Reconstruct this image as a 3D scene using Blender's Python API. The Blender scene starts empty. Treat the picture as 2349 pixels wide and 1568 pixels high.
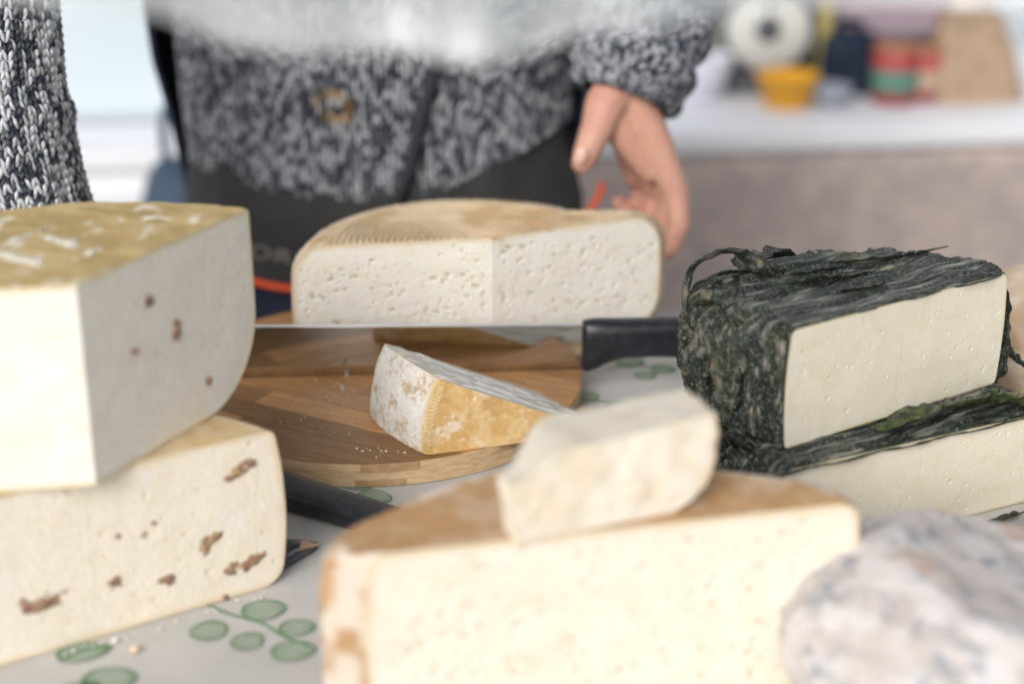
import bpy, bmesh, math, random
import numpy as np
from mathutils import Vector, Matrix, Euler

# ------------------------------------------------------------------ camera, sky, sun, exposure
sc = bpy.context.scene
col = sc.collection
CAM_H, PITCH, FPX = .57, math.radians(21.5), 3863.0          # metres above the table top; focal length in px of a 2349 px wide picture
cam_data = bpy.data.cameras.new('camera')
cam = bpy.data.objects.new('camera', cam_data); col.objects.link(cam)
cam.location = (0, 0, CAM_H); cam.rotation_euler = (math.pi/2 - PITCH, 0, 0)
cam_data.sensor_width = 36; cam_data.lens = 36*FPX/2349
cam_data.clip_start = .02; cam_data.clip_end = 400
cam_data.dof.use_dof = True; cam_data.dof.focus_distance = 1.262; cam_data.dof.aperture_fstop = 2.15; cam_data.dof.aperture_blades = 9
sc.camera = cam

SUN_EL, SUN_AZ = math.radians(32), math.radians(-157)          # azimuth measured from +Y towards +X: behind the camera, to its left
world = bpy.data.worlds.new('World'); sc.world = world; world.use_nodes = True
wn, wl = world.node_tree.nodes, world.node_tree.links
wn.clear()
sky = wn.new('ShaderNodeTexSky'); sky.sky_type = 'NISHITA'; sky.sun_disc = False
sky.sun_elevation = SUN_EL; sky.sun_rotation = SUN_AZ; sky.air_density = 1.0; sky.dust_density = 4.0; sky.ozone_density = 1.0
hs = wn.new('ShaderNodeHueSaturation'); hs.inputs['Saturation'].default_value = .28     # thin overcast: a nearly white sky
bg = wn.new('ShaderNodeBackground'); bg.inputs['Strength'].default_value = .10
wo = wn.new('ShaderNodeOutputWorld')
wl.new(sky.outputs[0], hs.inputs['Color']); wl.new(hs.outputs[0], bg.inputs['Color']); wl.new(bg.outputs[0], wo.inputs[0])
sd = bpy.data.lights.new('sun', 'SUN'); sd.energy = 1.5; sd.angle = math.radians(35); sd.color = (1, .965, .91)
sun = bpy.data.objects.new('sun', sd); col.objects.link(sun)
sdir = Vector((math.sin(SUN_AZ)*math.cos(SUN_EL), math.cos(SUN_AZ)*math.cos(SUN_EL), math.sin(SUN_EL)))
sun.rotation_euler = (-sdir).to_track_quat('-Z', 'Y').to_euler(); sun.location = (-3, -3, 5)
sc.view_settings.view_transform = 'Standard'; sc.view_settings.look = 'None'
sc.view_settings.exposure = .33; sc.view_settings.gamma = 1; sc.view_settings.use_curve_mapping = False

# ------------------------------------------------------------------ helpers
R = math.radians
rng = np.random.default_rng(7); random.seed(7)
cp, sp = math.cos(PITCH), math.sin(PITCH)

def ray(px, py):                                   # direction of a pixel of the 2349 x 1568 view
    u, v = (px-1174.5)/FPX, (784-py)/FPX
    return np.array((u, cp+v*sp, -sp+v*cp))
def onz(px, py, z=0.):                             # where it meets a level plane
    d = ray(px, py); return np.array((0, 0, CAM_H)) + d*((z-CAM_H)/d[2])
def ony(px, py, y):                                # where it meets an upright plane facing the camera
    d = ray(px, py); return np.array((0, 0, CAM_H)) + d*(y/d[1])
def onplane(px, py, p0, n):
    d = ray(px, py); o = np.array((0, 0, CAM_H)); return o + d*(np.dot(np.array(p0)-o, n)/np.dot(d, n))

def hsh(i, j, k, s):
    n = (i*374761393 + j*668265263 + k*2147483647 + s*974634777) & 0xffffffff
    n = ((n ^ (n >> 13))*1274126177) & 0xffffffff
    n = ((n ^ (n >> 15))*2246822519) & 0xffffffff
    return ((n ^ (n >> 16)) & 0xffffff)/float(0xffffff)
def vn(P, s=0):
    P = np.asarray(P, float); I = np.floor(P).astype(np.int64); f = P-I; f = f*f*(3-2*f)
    x, y, z = I[..., 0], I[..., 1], I[..., 2]; r = 0
    for a in (0, 1):
        for b in (0, 1):
            for c in (0, 1):
                w = (f[..., 0] if a else 1-f[..., 0])*(f[..., 1] if b else 1-f[..., 1])*(f[..., 2] if c else 1-f[..., 2])
                r = r + w*hsh(x+a, y+b, z+c, s)
    return r
def fbm(P, o=4, s=0, g=.5):
    P = np.asarray(P, float); a, t, r = 1., 0., 0.
    for k in range(o):
        r = r + a*vn(P*2.03**k + 17.3*k, s+k); t += a; a *= g
    return r/t
def st(e0, e1, x): t = np.clip((x-e0)/(e1-e0), 0, 1); return t*t*(3-2*t)
def mix(a, b, t): return np.asarray(a)*(1-t)[..., None] + np.asarray(b)*t[..., None]

def prop(o, label=None, cat=None, group=None, kind=None):
    for k, v in (('label', label), ('category', cat), ('group', group), ('kind', kind)):
        if v: o[k] = v
    return o
def thing(name, label, cat, loc=(0, 0, 0), rot=(0, 0, 0), group=None):
    o = bpy.data.objects.new(name, None); col.objects.link(o); o.empty_display_size = .02
    o.location = loc; o.rotation_euler = rot
    return prop(o, label, cat, group)
def link(name, me, mat, parent=None, smooth=True, loc=None, rot=None):
    o = bpy.data.objects.new(name, me); col.objects.link(o)
    if mat: me.materials.append(mat)
    if parent: o.parent = parent
    if smooth: me.polygons.foreach_set('use_smooth', [True]*len(me.polygons))
    if loc is not None: o.location = loc
    if rot is not None: o.rotation_euler = rot
    return o
def mesh(V, F, C=None):
    me = bpy.data.meshes.new('m'); V = np.asarray(V, np.float32).reshape(-1, 3)
    if isinstance(F, np.ndarray):
        me.vertices.add(len(V)); me.vertices.foreach_set('co', V.ravel())
        k = F.shape[1]; me.loops.add(F.size); me.loops.foreach_set('vertex_index', F.astype(np.int32).ravel())
        me.polygons.add(len(F)); me.polygons.foreach_set('loop_start', np.arange(0, F.size, k, dtype=np.int32))
        me.update(calc_edges=True); me.validate()
    else:
        me.from_pydata([tuple(v) for v in V.tolist()], [], F); me.update()
    if C is not None:
        C = np.asarray(C, np.float32).reshape(-1, 3); C = np.clip(np.hstack([C, np.ones((len(C), 1), np.float32)]), 0, 1)
        a = me.color_attributes.new('Col', 'FLOAT_COLOR', 'POINT'); a.data.foreach_set('color', C.ravel())
    return me
def gridf(n, m, flip=False, wrap=False):           # faces of an n x m vertex grid
    i = np.arange(n-1)[:, None]; j = np.arange(m if wrap else m-1)[None, :]; j2 = (j+1) % m
    q = np.stack([i*m+j, i*m+j2, (i+1)*m+j2, (i+1)*m+j], -1).reshape(-1, 4)
    return q[:, ::-1].copy() if flip else q
def gnormal(G):
    du = np.gradient(G, axis=0); dv = np.gradient(G, axis=1); n = np.cross(du, dv)
    return n/(np.linalg.norm(n, axis=-1, keepdims=True)+1e-12)
def bm_mesh(bm):
    bmesh.ops.recalc_face_normals(bm, faces=bm.faces); me = bpy.data.meshes.new('m'); bm.to_mesh(me); bm.free(); return me
def box_bm(bm, x0, x1, y0, y1, z0, z1, bev=0):
    r = bmesh.ops.create_cube(bm, size=1); vs = r['verts']
    for v in vs: v.co = ((x0+x1)/2+v.co.x*(x1-x0), (y0+y1)/2+v.co.y*(y1-y0), (z0+z1)/2+v.co.z*(z1-z0))
    if bev: bmesh.ops.bevel(bm, geom=[e for e in bm.edges if e.verts[0] in vs], offset=bev, segments=2, affect='EDGES', profile=.5)
def box(name, dims, mat, parent=None, bev=.003, loc=None, rot=None):
    bm = bmesh.new(); box_bm(bm, *dims, bev=bev); return link(name, bm_mesh(bm), mat, parent, False, loc, rot)
def lathe(prof, n=40, close=True):
    prof = np.array(prof, float); a = np.linspace(0, 2*np.pi, n, endpoint=False)
    G = np.stack([prof[:, None, 0]*np.cos(a), prof[:, None, 0]*np.sin(a), np.repeat(prof[:, 1:2], n, 1)], -1)
    return mesh(G, gridf(len(prof), n, wrap=True))
def tube(path, rad, n=8, C=None, flat=1.0):        # tube along a path with frames carried along it
    P = np.array(path, float); rad = np.broadcast_to(np.asarray(rad, float), (len(P),))
    T = np.gradient(P, axis=0); T /= np.linalg.norm(T, axis=1, keepdims=True)+1e-12
    N = []; n0 = np.cross(T[0], (0, 0, 1.));
    if np.linalg.norm(n0) < .1: n0 = np.cross(T[0], (0, 1., 0))
    for t in T:
        n0 = n0-t*np.dot(n0, t); n0 = n0/np.linalg.norm(n0); N.append(n0)
    N = np.array(N); B = np.cross(T, N); a = np.linspace(0, 2*np.pi, n, endpoint=False)
    G = P[:, None]+rad[:, None, None]*(N[:, None]*np.cos(a)[None, :, None]+flat*B[:, None]*np.sin(a)[None, :, None])
    V = np.concatenate([G.reshape(-1, 3), P[:1], P[-1:]]); F = gridf(len(P), n, wrap=True).tolist()
    k = len(P)*n
    for j in range(n):
        F.append([k, (j+1) % n, j]); F.append([k+1, (len(P)-1)*n+j, (len(P)-1)*n+(j+1) % n])
    return mesh(V, F)
def spline(pts, n=60):                             # Catmull-Rom through the points
    P = np.array(pts, float); P = np.vstack([2*P[0]-P[1], P, 2*P[-1]-P[-2]]); m = len(P)-3; out = []
    for t in np.linspace(0, m-1e-9, n):
        i = int(t); f = t-i; a, b, c, d = P[i:i+4]
        out.append(.5*(2*b+(c-a)*f+(2*a-5*b+4*c-d)*f*f+(3*b-a-3*c+d)*f**3))
    return np.array(out)

# ------------------------------------------------------------------ materials
def mat(name, base=(.5, .5, .5), rough=.6, attr=False, sss=0, sssr=.004, spec=.5, metal=0, noise=None, bump=None, sheen=0, coat=0):
    m = bpy.data.materials.new(name); m.use_nodes = True; nt = m.node_tree; N, L = nt.nodes, nt.links; b = N['Principled BSDF']
    b.inputs['Base Color'].default_value = (*base, 1); b.inputs['Roughness'].default_value = rough; b.inputs['Metallic'].default_value = metal
    b.inputs['Specular IOR Level'].default_value = spec
    if sss:
        b.inputs['Subsurface Weight'].default_value = sss; b.inputs['Subsurface Scale'].default_value = sssr
        b.inputs['Subsurface Radius'].default_value = (1, .7, .4)
    if sheen: b.inputs['Sheen Weight'].default_value = sheen
    if coat: b.inputs['Coat Weight'].default_value = coat; b.inputs['Coat Roughness'].default_value = .15
    tc = N.new('ShaderNodeTexCoord'); cur = None
    if attr:
        a = N.new('ShaderNodeAttribute'); a.attribute_name = 'Col'; cur = a.outputs['Color']
    if noise:                                      # (scale, other colour, low, high, stretch)
        sca, c2, lo, hi = noise[:4]; src = tc.outputs['Object']
        if len(noise) > 4:
            mp = N.new('ShaderNodeMapping'); mp.inputs['Scale'].default_value = noise[4]; L.new(src, mp.inputs[0]); src = mp.outputs[0]
        t = N.new('ShaderNodeTexNoise'); t.inputs['Scale'].default_value = sca; t.inputs['Detail'].default_value = 5; L.new(src, t.inputs['Vector'])
        rp = N.new('ShaderNodeMapRange'); rp.inputs[1].default_value = lo; rp.inputs[2].default_value = hi; L.new(t.outputs[0], rp.inputs[0])
        mx = N.new('ShaderNodeMix'); mx.data_type = 'RGBA'; L.new(rp.outputs[0], mx.inputs[0])
        if cur: L.new(cur, mx.inputs[6])
        else: mx.inputs[6].default_value = (*base, 1)
        mx.inputs[7].default_value = (*c2, 1); cur = mx.outputs[2]
    if cur: L.new(cur, b.inputs['Base Color'])
    if bump:                                       # (scale, strength, distance)
        t = N.new('ShaderNodeTexNoise'); t.inputs['Scale'].default_value = bump[0]; t.inputs['Detail'].default_value = 6; L.new(tc.outputs['Object'], t.inputs['Vector'])
        bp = N.new('ShaderNodeBump'); bp.inputs['Strength'].default_value = bump[1]; bp.inputs['Distance'].default_value = bump[2]
        L.new(t.outputs[0], bp.inputs['Height']); L.new(bp.outputs[0], b.inputs['Normal'])
    return m
M = {}
M['paste'] = mat('cheese_paste', attr=True, rough=.42, sss=.35, sssr=.0035, spec=.4, bump=(900, .25, .0006))
M['rind'] = mat('cheese_rind', attr=True, rough=.75, sss=.08, sssr=.002, spec=.25, bump=(1400, .35, .0006))
M['leafrind'] = mat('leaf_rind', attr=True, rough=.6, spec=.3, noise=(420, (.27, .255, .235), .52, .78), bump=(520, .9, .0016))
M['mould'] = mat('mould_rind', attr=True, rough=.9, sss=.15, sssr=.003, spec=.15, bump=(700, .4, .0012))
M['walnut'] = mat('walnut', (.26, .145, .10), .6, noise=(260, (.52, .36, .20), .45, .62), bump=(500, .8, .001))
M['cloth'] = mat('printed_cloth', (.52, .505, .49), .85, noise=(9, (.46, .45, .44), .35, .7), bump=(16, .35, .009))
M['print'] = mat('green_print', (.10, .24, .10), .8, noise=(180, (.18, .32, .17), .35, .7))
M['printfill'] = mat('pale_green_print', (.43, .455, .40), .85, noise=(220, (.475, .485, .45), .35, .7))
M['steel'] = mat('blade_steel', (.62, .6, .57), .085, metal=1, noise=(40, (.5, .49, .47), .45, .75, (1, 12, 12)), bump=(90, .03, .001))
M['spine'] = mat('blade_spine', (.75, .77, .8), .3, metal=1)
M['blackpl'] = mat('black_plastic', (.012, .014, .02), .35, noise=(120, (.03, .033, .04), .45, .75), bump=(1500, .15, .0003))
M['bladedark'] = mat('dark_blade', (.12, .125, .14), .16, metal=.9, noise=(60, (.2, .2, .21), .5, .7))
M['skin'] = mat('skin', attr=True, rough=.5, sss=.25, sssr=.006, spec=.35, bump=(320, .35, .0012))
M['nail'] = mat('nail', (.68, .43, .36), .3, sss=.2)
M['yarn'] = mat('marled_yarn', attr=True, rough=.9, spec=.1, sheen=.2, bump=(1600, .6, .0007))
M['under'] = mat('knit_ground', (.028, .034, .047), .95, spec=.1, bump=(300, .5, .003))
M['apron'] = mat('charcoal_fabric', (.034, .033, .034), .8, spec=.2, noise=(14, (.055, .053, .053), .4, .7), bump=(900, .3, .0008))
M['navy'] = mat('navy_fabric', (.014, .021, .042), .8, spec=.2, noise=(20, (.03, .038, .06), .45, .75), bump=(700, .3, .001))
M['orange'] = mat('orange_piping', (.80, .095, .02), .55)
M['letter'] = mat('grey_lettering', (.21, .185, .165), .5)
M['zip'] = mat('zip_tape', (.013, .016, .024), .7)
M['wall'] = mat('tent_wall', (.70, .77, .82), .9, noise=(1.6, (.62, .69, .75), .35, .7))
M['white'] = mat('white_laminate', (.80, .81, .86), .5, noise=(3, (.74, .75, .80), .4, .7))
M['mauve'] = mat('mauve_felt', (.43, .365, .36), .95, noise=(30, (.58, .475, .44), .4, .66), bump=(150, .8, .008))
M['stone'] = mat('paving', (.3, .29, .28), .9, noise=(12, (.22, .215, .21), .35, .7), bump=(40, .5, .01))
M['wood'] = mat('table_wood', (.3, .2, .12), .6)

def film_mat():
    m = bpy.data.materials.new('veil_film'); m.use_nodes = True; N, L = m.node_tree.nodes, m.node_tree.links; N.clear()
    o = N.new('ShaderNodeOutputMaterial'); tr = N.new('ShaderNodeBsdfTransparent'); df = N.new('ShaderNodeBsdfTranslucent'); d2 = N.new('ShaderNodeBsdfDiffuse'); gl = N.new('ShaderNodeBsdfGlossy')
    df.inputs[0].default_value = (.93, .97, 1.0, 1); d2.inputs[0].default_value = (.93, .97, 1.0, 1); gl.inputs['Roughness'].default_value = .12  # bluish white body colour stands in for reflected sky
    a = N.new('ShaderNodeMixShader'); a.inputs[0].default_value = .5; L.new(df.outputs[0], a.inputs[1]); L.new(d2.outputs[0], a.inputs[2])
    b = N.new('ShaderNodeMixShader'); b.inputs[0].default_value = .05; L.new(a.outputs[0], b.inputs[1]); L.new(gl.outputs[0], b.inputs[2])
    tc = N.new('ShaderNodeTexCoord'); mp = N.new('ShaderNodeMapping'); mp.inputs['Scale'].default_value = (9, 9, 30); t = N.new('ShaderNodeTexNoise'); t.inputs['Scale'].default_value = 1.2; t.inputs['Detail'].default_value = 3
    L.new(tc.outputs['Object'], mp.inputs[0]); L.new(mp.outputs[0], t.inputs['Vector'])
    rp = N.new('ShaderNodeMapRange'); rp.inputs[1].default_value = .3; rp.inputs[2].default_value = .7; rp.inputs[3].default_value = .48; rp.inputs[4].default_value = .78; L.new(t.outputs[0], rp.inputs[0])
    c = N.new('ShaderNodeMixShader'); L.new(rp.outputs[0], c.inputs[0]); L.new(tr.outputs[0], c.inputs[1]); L.new(b.outputs[0], c.inputs[2]); L.new(c.outputs[0], o.inputs[0])
    return m
M['film'] = film_mat()

# ------------------------------------------------------------------ the setting
def plane(name, x0, x1, y0, y1, z, m):
    o = link(name, mesh([(x0, y0, z), (x1, y0, z), (x1, y1, z), (x0, y1, z)], [[0, 1, 2, 3]]), m); return o
prop(plane('ground', -40, 40, -40, 60, -.9, M['stone']), kind='structure')
tw = box('back_wall', (-4.5, 4.5, -.02, .02, -.9, 3), M['wall'], bev=0, loc=(0, 3.55, 0), rot=(0, 0, R(4.5))); prop(tw, 'pale blue white stall wall behind the back counter', 'wall')

# the cheese table under its printed cloth (rear edge runs a little away to the right)
TY, TA = 1.511, R(5)
def rear(x): return TY + math.tan(TA)*x
tb = thing('market_table', 'trestle table carrying the cheeses under the printed cloth', 'table', (0, 1.05, -.9))
bm = bmesh.new(); vs = [bm.verts.new(p) for p in ((-1.3, -.55, .862), (1.3, -.55, .862), (1.3, rear(1.3)-1.07, .862), (-1.3, rear(-1.3)-1.07, .862))]
f = bm.faces.new(vs); r = bmesh.ops.extrude_face_region(bm, geom=[f])
for v in r['geom']:
    if isinstance(v, bmesh.types.BMVert): v.co.z += .035
link('tabletop', bm_mesh(bm), M['wood'], tb, False)
for sx in (-1.2, 1.2):
    for yy in (-.45, .24): box('leg', (sx-.025, sx+.025, yy-.025, yy+.025, 0, .861), M['wood'], tb)

def make_cloth():
    xs = np.linspace(-1.3, 1.3, 131); v = np.concatenate([np.linspace(0, 1, 60), 1+np.linspace(.004, .14, 14)])
    X, Vv = np.meshgrid(xs, v, indexing='ij'); G = np.zeros(X.shape+(3,)); G[..., 0] = X
    yr = TY+math.tan(TA)*X
    t = np.clip(Vv, 0, 1); G[..., 1] = .5+(yr-.5)*t
    dr = np.clip(Vv-1, 0, None)
    G[..., 1] += np.where(dr > 0, .006*np.sin(np.clip(dr/.01, 0, 1)*1.57)+.012*np.sin(X*34+2*np.sin(X*11))*st(0, .14, dr), 0)
    G[..., 2] = -np.where(dr > 0, np.clip(dr-.002, 0, None)*1.6+.002, 0)
    return mesh(G, gridf(*X.shape))
cl = link('tablecloth', make_cloth(), M['cloth']); prop(cl, 'off white tablecloth printed with green leafy sprigs under all the cheeses', 'tablecloth')
sm = cl.modifiers.new('thick', 'SOLIDIFY'); sm.thickness = .001; sm.offset = 1

def leaf_print(bms, fills, cx, cy, ang, L, W, st_n=5):
    ca, sa = math.cos(ang), math.sin(ang)
    def P(a, b, z): return (cx+a*ca-b*sa, cy+a*sa+b*ca, z)
    n = 26; A = [2*math.pi*k/n for k in range(n)]
    out = [(L/2*math.cos(t), W/2*math.sin(t)*(1-.12*math.cos(t))) for t in A]
    vo = [bms.verts.new(P(a, b, .0011)) for a, b in out]; vi = [bms.verts.new(P(a*.91, b*.90, .0011)) for a, b in out]
    for k in range(n): bms.faces.new((vo[k], vo[(k+1) % n], vi[(k+1) % n], vi[k]))
    fills.append([P(a*.97, b*.97, .0006) for a, b in out])
    for s_ in range(st_n):                                  # curved veins from base to tip
        b0 = (s_-(st_n-1)/2)/st_n*1.75; w = W*.022; pts = []
        for t in np.linspace(-.86, .86, 9):
            a = t*L/2; bb = b0*W/2*math.sqrt(max(0, 1-t*t))*.98; pts.append((a, bb))
        va = [bms.verts.new(P(a, b-w, .0011)) for a, b in pts]; vb = [bms.verts.new(P(a, b+w, .0011)) for a, b in pts]
        for k in range(len(pts)-1): bms.faces.new((va[k], va[k+1], vb[k+1], vb[k]))
def sprig(stem, leaves):
    bms, fills = bmesh.new(), []
    S = spline([(*p, 0) for p in stem], 24); w = .0011
    T = np.gradient(S, axis=0); T /= np.linalg.norm(T, axis=1, keepdims=True); Nn = np.stack([-T[:, 1], T[:, 0]], 1)
    va = [bms.verts.new((*(S[k, :2]+Nn[k]*w), .0009)) for k in range(24)]; vb = [bms.verts.new((*(S[k, :2]-Nn[k]*w), .0009)) for k in range(24)]
    for k in range(23): bms.faces.new((va[k], va[k+1], vb[k+1], vb[k]))
    for l in leaves: leaf_print(bms, fills, *l)
    o = link('printed_sprig', bm_mesh(bms), M['print'], cl, False)
    for fl_ in fills: link('leaf_fill', mesh(fl_, [list(range(len(fl_)))]), M['printfill'], o, False)
def sprig_at(px):                                            # the sprig in front of the lower left cheese, leaf by leaf
    g = lambda a, b: tuple(onz(a, b)[:2])
    sprig([g(*p) for p in px[0]], [(*g(a, b), R(t), l, w) for a, b, t, l, w in px[1]])
sprig_at((((470, 1385), (530, 1410), (600, 1430), (660, 1465), (705, 1480)), ((605, 1400, 20, .030, .026), (480, 1447, 70, .025, .024), (568, 1472, 60, .022, .021), (681, 1441, 10, .024, .021), (673, 1494, 15, .029, .024))))
sprig_at((((735, 1130), (770, 1112), (800, 1104), (870, 1100)), ((826, 1109, 5, .030, .022), (740, 1108, 120, .02, .018), (860, 1140, -30, .028, .02))))
sprig_at((((1300, 905), (1360, 920), (1430, 925)), ((1338, 912, 10, .028, .022), (1420, 935, 20, .024, .02))))
sprig_at((((1395, 845), (1450, 838), (1545, 850)), ((1445, 831, 8, .026, .024), (1522, 847, -12, .022, .02), (1480, 862, 5, .02, .018))))
sprig_at((((2200, 1245), (2270, 1228), (2349, 1215)), ((2305, 1228, 15, .03, .026), (2240, 1262, 40, .026, .022), (2360, 1250, 0, .026, .024))))
sprig_at((((140, 1515), (200, 1490), (260, 1485)), ((190, 1497, 20, .034, .022), (250, 1560, 10, .034, .028), (180, 1590, 30, .03, .024))))
def generic(cx, cy, rot):
    ca, sa = math.cos(rot), math.sin(rot); q = lambda a, b: (cx+a*ca-b*sa, cy+a*sa+b*ca)
    sprig([q(-.045, .01), q(0, 0), q(.03, -.008), q(.055, -.02)], [(*q(a, b), rot+t, .028, .024) for a, b, t in ((-.01, .02, .4), (-.035, -.014, 1), (0, -.022, 1), (.04, .012, .2), (.055, -.025, .3))])
for p in ((.33, 1.30, .3), (.24, 1.42, 2.2), (.45, 1.42, 1.2), (-.33, 1.18, .5), (-.3, 1.38, 2.6), (-.5, 1.1, 1.), (-.62, 1.35, .2), (.5, 1.18, 3), (.6, 1.0, .6), (-.02, .73, 1), (.35, .7, 2), (-.3, .7, 0), (.62, 1.35, 2.2), (-.5, .8, 2)): generic(*p)

# back counter: white top, mauve drape below it on the right, white panel on the left
bc = thing('back_counter', 'long white topped counter behind the man with mauve felt drape', 'counter', (0, 0, -.9)); CA = math.atan2(2.739-2.6671, .8517-.2587)
bcm = Matrix.Translation((.2587, 2.667, 0)) @ Matrix.Rotation(CA, 4, 'Z')
bc.matrix_world = Matrix.Translation((0, 0, -.9)) @ bcm
box('countertop', (-3, 3, 0, .62, .745, .78), M['white'], bc, .006)
def drape(x0, x1, m, name):
    xs = np.linspace(x0, x1, int((x1-x0)*60)); zs = np.linspace(0.02, .744, 20); X, Zz = np.meshgrid(xs, zs, indexing='ij')
    G = np.stack([X, .012+.012*np.sin(X*9+1.5*np.sin(X*4))*(1-Zz/.75), Zz], -1); o = link(name, mesh(G, gridf(*X.shape, flip=True)), m, bc)
    s = o.modifiers.new('t', 'SOLIDIFY'); s.thickness = .004; return o
drape(-.46, 3, M['mauve'], 'drape'); drape(-3, -.47, M['white'], 'front_panel')
for sx in (-2.8, 2.8): box('leg', (sx-.03, sx+.03, .5, .56, 0, .744), M['white'], bc)

# ------------------------------------------------------------------ cheeses
def inset_fn(h, rb, rt, bulge):
    def f(z):
        z = np.asarray(z, float); a = np.clip(1-z/rb, 0, 1) if rb else 0*z; b = np.clip(1-(h-z)/rt, 0, 1) if rt else 0*z
        return rb*(1-np.sqrt(np.clip(1-a*a, 0, 1)))+rt*(1-np.sqrt(np.clip(1-b*b, 0, 1)))+bulge*(2*z/h-1)**2
    return f
def cheese(root, A, foot, h, rind, paste, rb=.012, rt=.012, bulge=.004, nT=180, nside=60, ntop=70, nr=160, nz=70, rmat='rind', pmat='paste', faces=(0, 1), clip_edge=.012, rt_end=None, shear=0., nbot=14):
    """Part of a wheel: star-shaped about A (world xy), outer line through foot (world xy, anticlockwise), as parts rind and cut_face."""
    A = np.array(A, float); S = spline([(*p, 0) for p in foot], 400)[:, :2]-A
    th = np.unwrap(np.arctan2(S[:, 1], S[:, 0])); rho0 = np.hypot(S[:, 0], S[:, 1])
    T = np.linspace(th[0], th[-1], nT); o_ = np.argsort(th); rho = np.interp(T, th[o_], rho0[o_])
    ins_mid = inset_fn(h, rb, rt, bulge); ins = inset_fn(h, rb, rt if rt_end is None else rt_end, bulge)
    wend = st(.02, .16, np.minimum(np.arange(nT), nT-1-np.arange(nT))/nT)[:, None]
    zs = h*(.5-.5*np.cos(np.linspace(0, np.pi, nside))) if (rb or rt) else np.linspace(0, h, nside)
    q = np.concatenate([np.linspace(.002, 1, nbot)[:-1], np.ones(nside), np.linspace(1, .002, ntop)[1:]])
    z = np.concatenate([np.zeros(nbot-1), zs, np.full(ntop-1, h)]); reg = np.concatenate([np.zeros(nbot-1), np.ones(nside), np.full(ntop-1, 2)])
    rad = (rho[:, None]-(ins(z)[None]*(1-wend)+ins_mid(z)[None]*wend))*q[None]
    G = np.stack([rad*np.cos(T)[:, None], rad*np.sin(T)[:, None], np.broadcast_to(z, rad.shape)], -1)
    N = gnormal(G); k = nbot-1+nside//2; flip = np.sum(N[nT//2, k]*G[nT//2, k]*(1, 1, 0)) < 0
    if flip: N = -N
    N[..., reg == 2, :] = (0, 0, 1); N[..., reg == 0, :] = (0, 0, -1)
    arc = np.concatenate([[0], np.cumsum(np.hypot(np.diff(rho*np.cos(T)), np.diff(rho*np.sin(T))))])
    d, C = rind(dict(P=G, N=N, q=np.broadcast_to(q, rad.shape), z=np.broadcast_to(z, rad.shape), reg=np.broadcast_to(reg, rad.shape), arc=np.broadcast_to(arc[:, None], rad.shape), rad=rad, rho=np.broadcast_to(rho[:, None], rad.shape), h=h))
    e = np.minimum(np.arange(nT), nT-1-np.arange(nT))/nT
    d = d*st(0, clip_edge, e)[:, None]*np.where(reg == 0, 0 if nbot == 14 else 1, 1)[None]*(st(0, .006, np.broadcast_to(z, rad.shape)+.0015) if nbot == 14 else 1)
    Gd = G+N*d[..., None]; Gd[..., 0] += shear*Gd[..., 2]; link('rind', mesh(Gd, gridf(*rad.shape, flip=not flip), C), M[rmat], root)
    out = []
    for fi in faces:
        t = T[0] if fi == 0 else T[-1]; rr = rho[0] if fi == 0 else rho[-1]
        u = np.linspace(0, 1, nr)[:, None]; zz = h*(.5-.5*np.cos(np.linspace(0, np.pi, nz)))[None]*.35+.65*np.linspace(0, h, nz)[None]
        x = u*(rr-ins(zz)); zz = np.broadcast_to(zz, x.shape)
        F = np.stack([x*math.cos(t), x*math.sin(t), zz], -1); n = np.array((math.sin(t), -math.cos(t), 0)) * (1 if fi == 0 else -1)
        edge = np.minimum(np.minimum(rr-ins(zz)-x, h-zz), zz)
        d, C = paste(dict(P=F, x=x, z=zz, edge=edge, face=fi, L=rr, h=h)); d = d*st(0, .003, edge)*st(0, .002, x)
        V = F+n*d[..., None]; V[..., 0] += shear*V[..., 2]; nn = np.cross(V[1, 0]-V[0, 0], V[0, 1]-V[0, 0]) if False else np.cross(F[nr//2+1, nz//2]-F[nr//2, nz//2], F[nr//2, nz//2+1]-F[nr//2, nz//2])
        out.append(link('cut_face', mesh(V, gridf(nr, nz, flip=np.dot(nn, n) > 0), C), M[pmat], root))
    # grid quads are (i,j),(i,j+1),(i+1,j+1): their normal is -du x dv
    return out
def holes(x, z, n, L, h, r0, r1, seed, asp=1., pad=.006, box=None):
    g = np.random.default_rng(seed); f = np.zeros_like(x)
    for _ in range(n):
        cx, cz = (g.uniform(pad, L-pad), g.uniform(pad, h-pad)) if box is None else (g.uniform(*box[:2]), g.uniform(*box[2:]))
        r = r0*(r1/r0)**(g.random()**1.6); a = asp*g.uniform(.8, 1.6); tl = g.uniform(-.3, .5); i0, i1 = np.searchsorted(x[:, x.shape[1]//2], (cx-3*r, cx+3*r))
        xs, zs = x[i0:i1]-cx, z[i0:i1]-cz
        dd = np.hypot((xs*math.cos(tl)+zs*math.sin(tl))/(r*a), (-xs*math.sin(tl)+zs*math.cos(tl))/r)
        f[i0:i1] = np.maximum(f[i0:i1], st(1.25, .35, dd))
    return f
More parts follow.
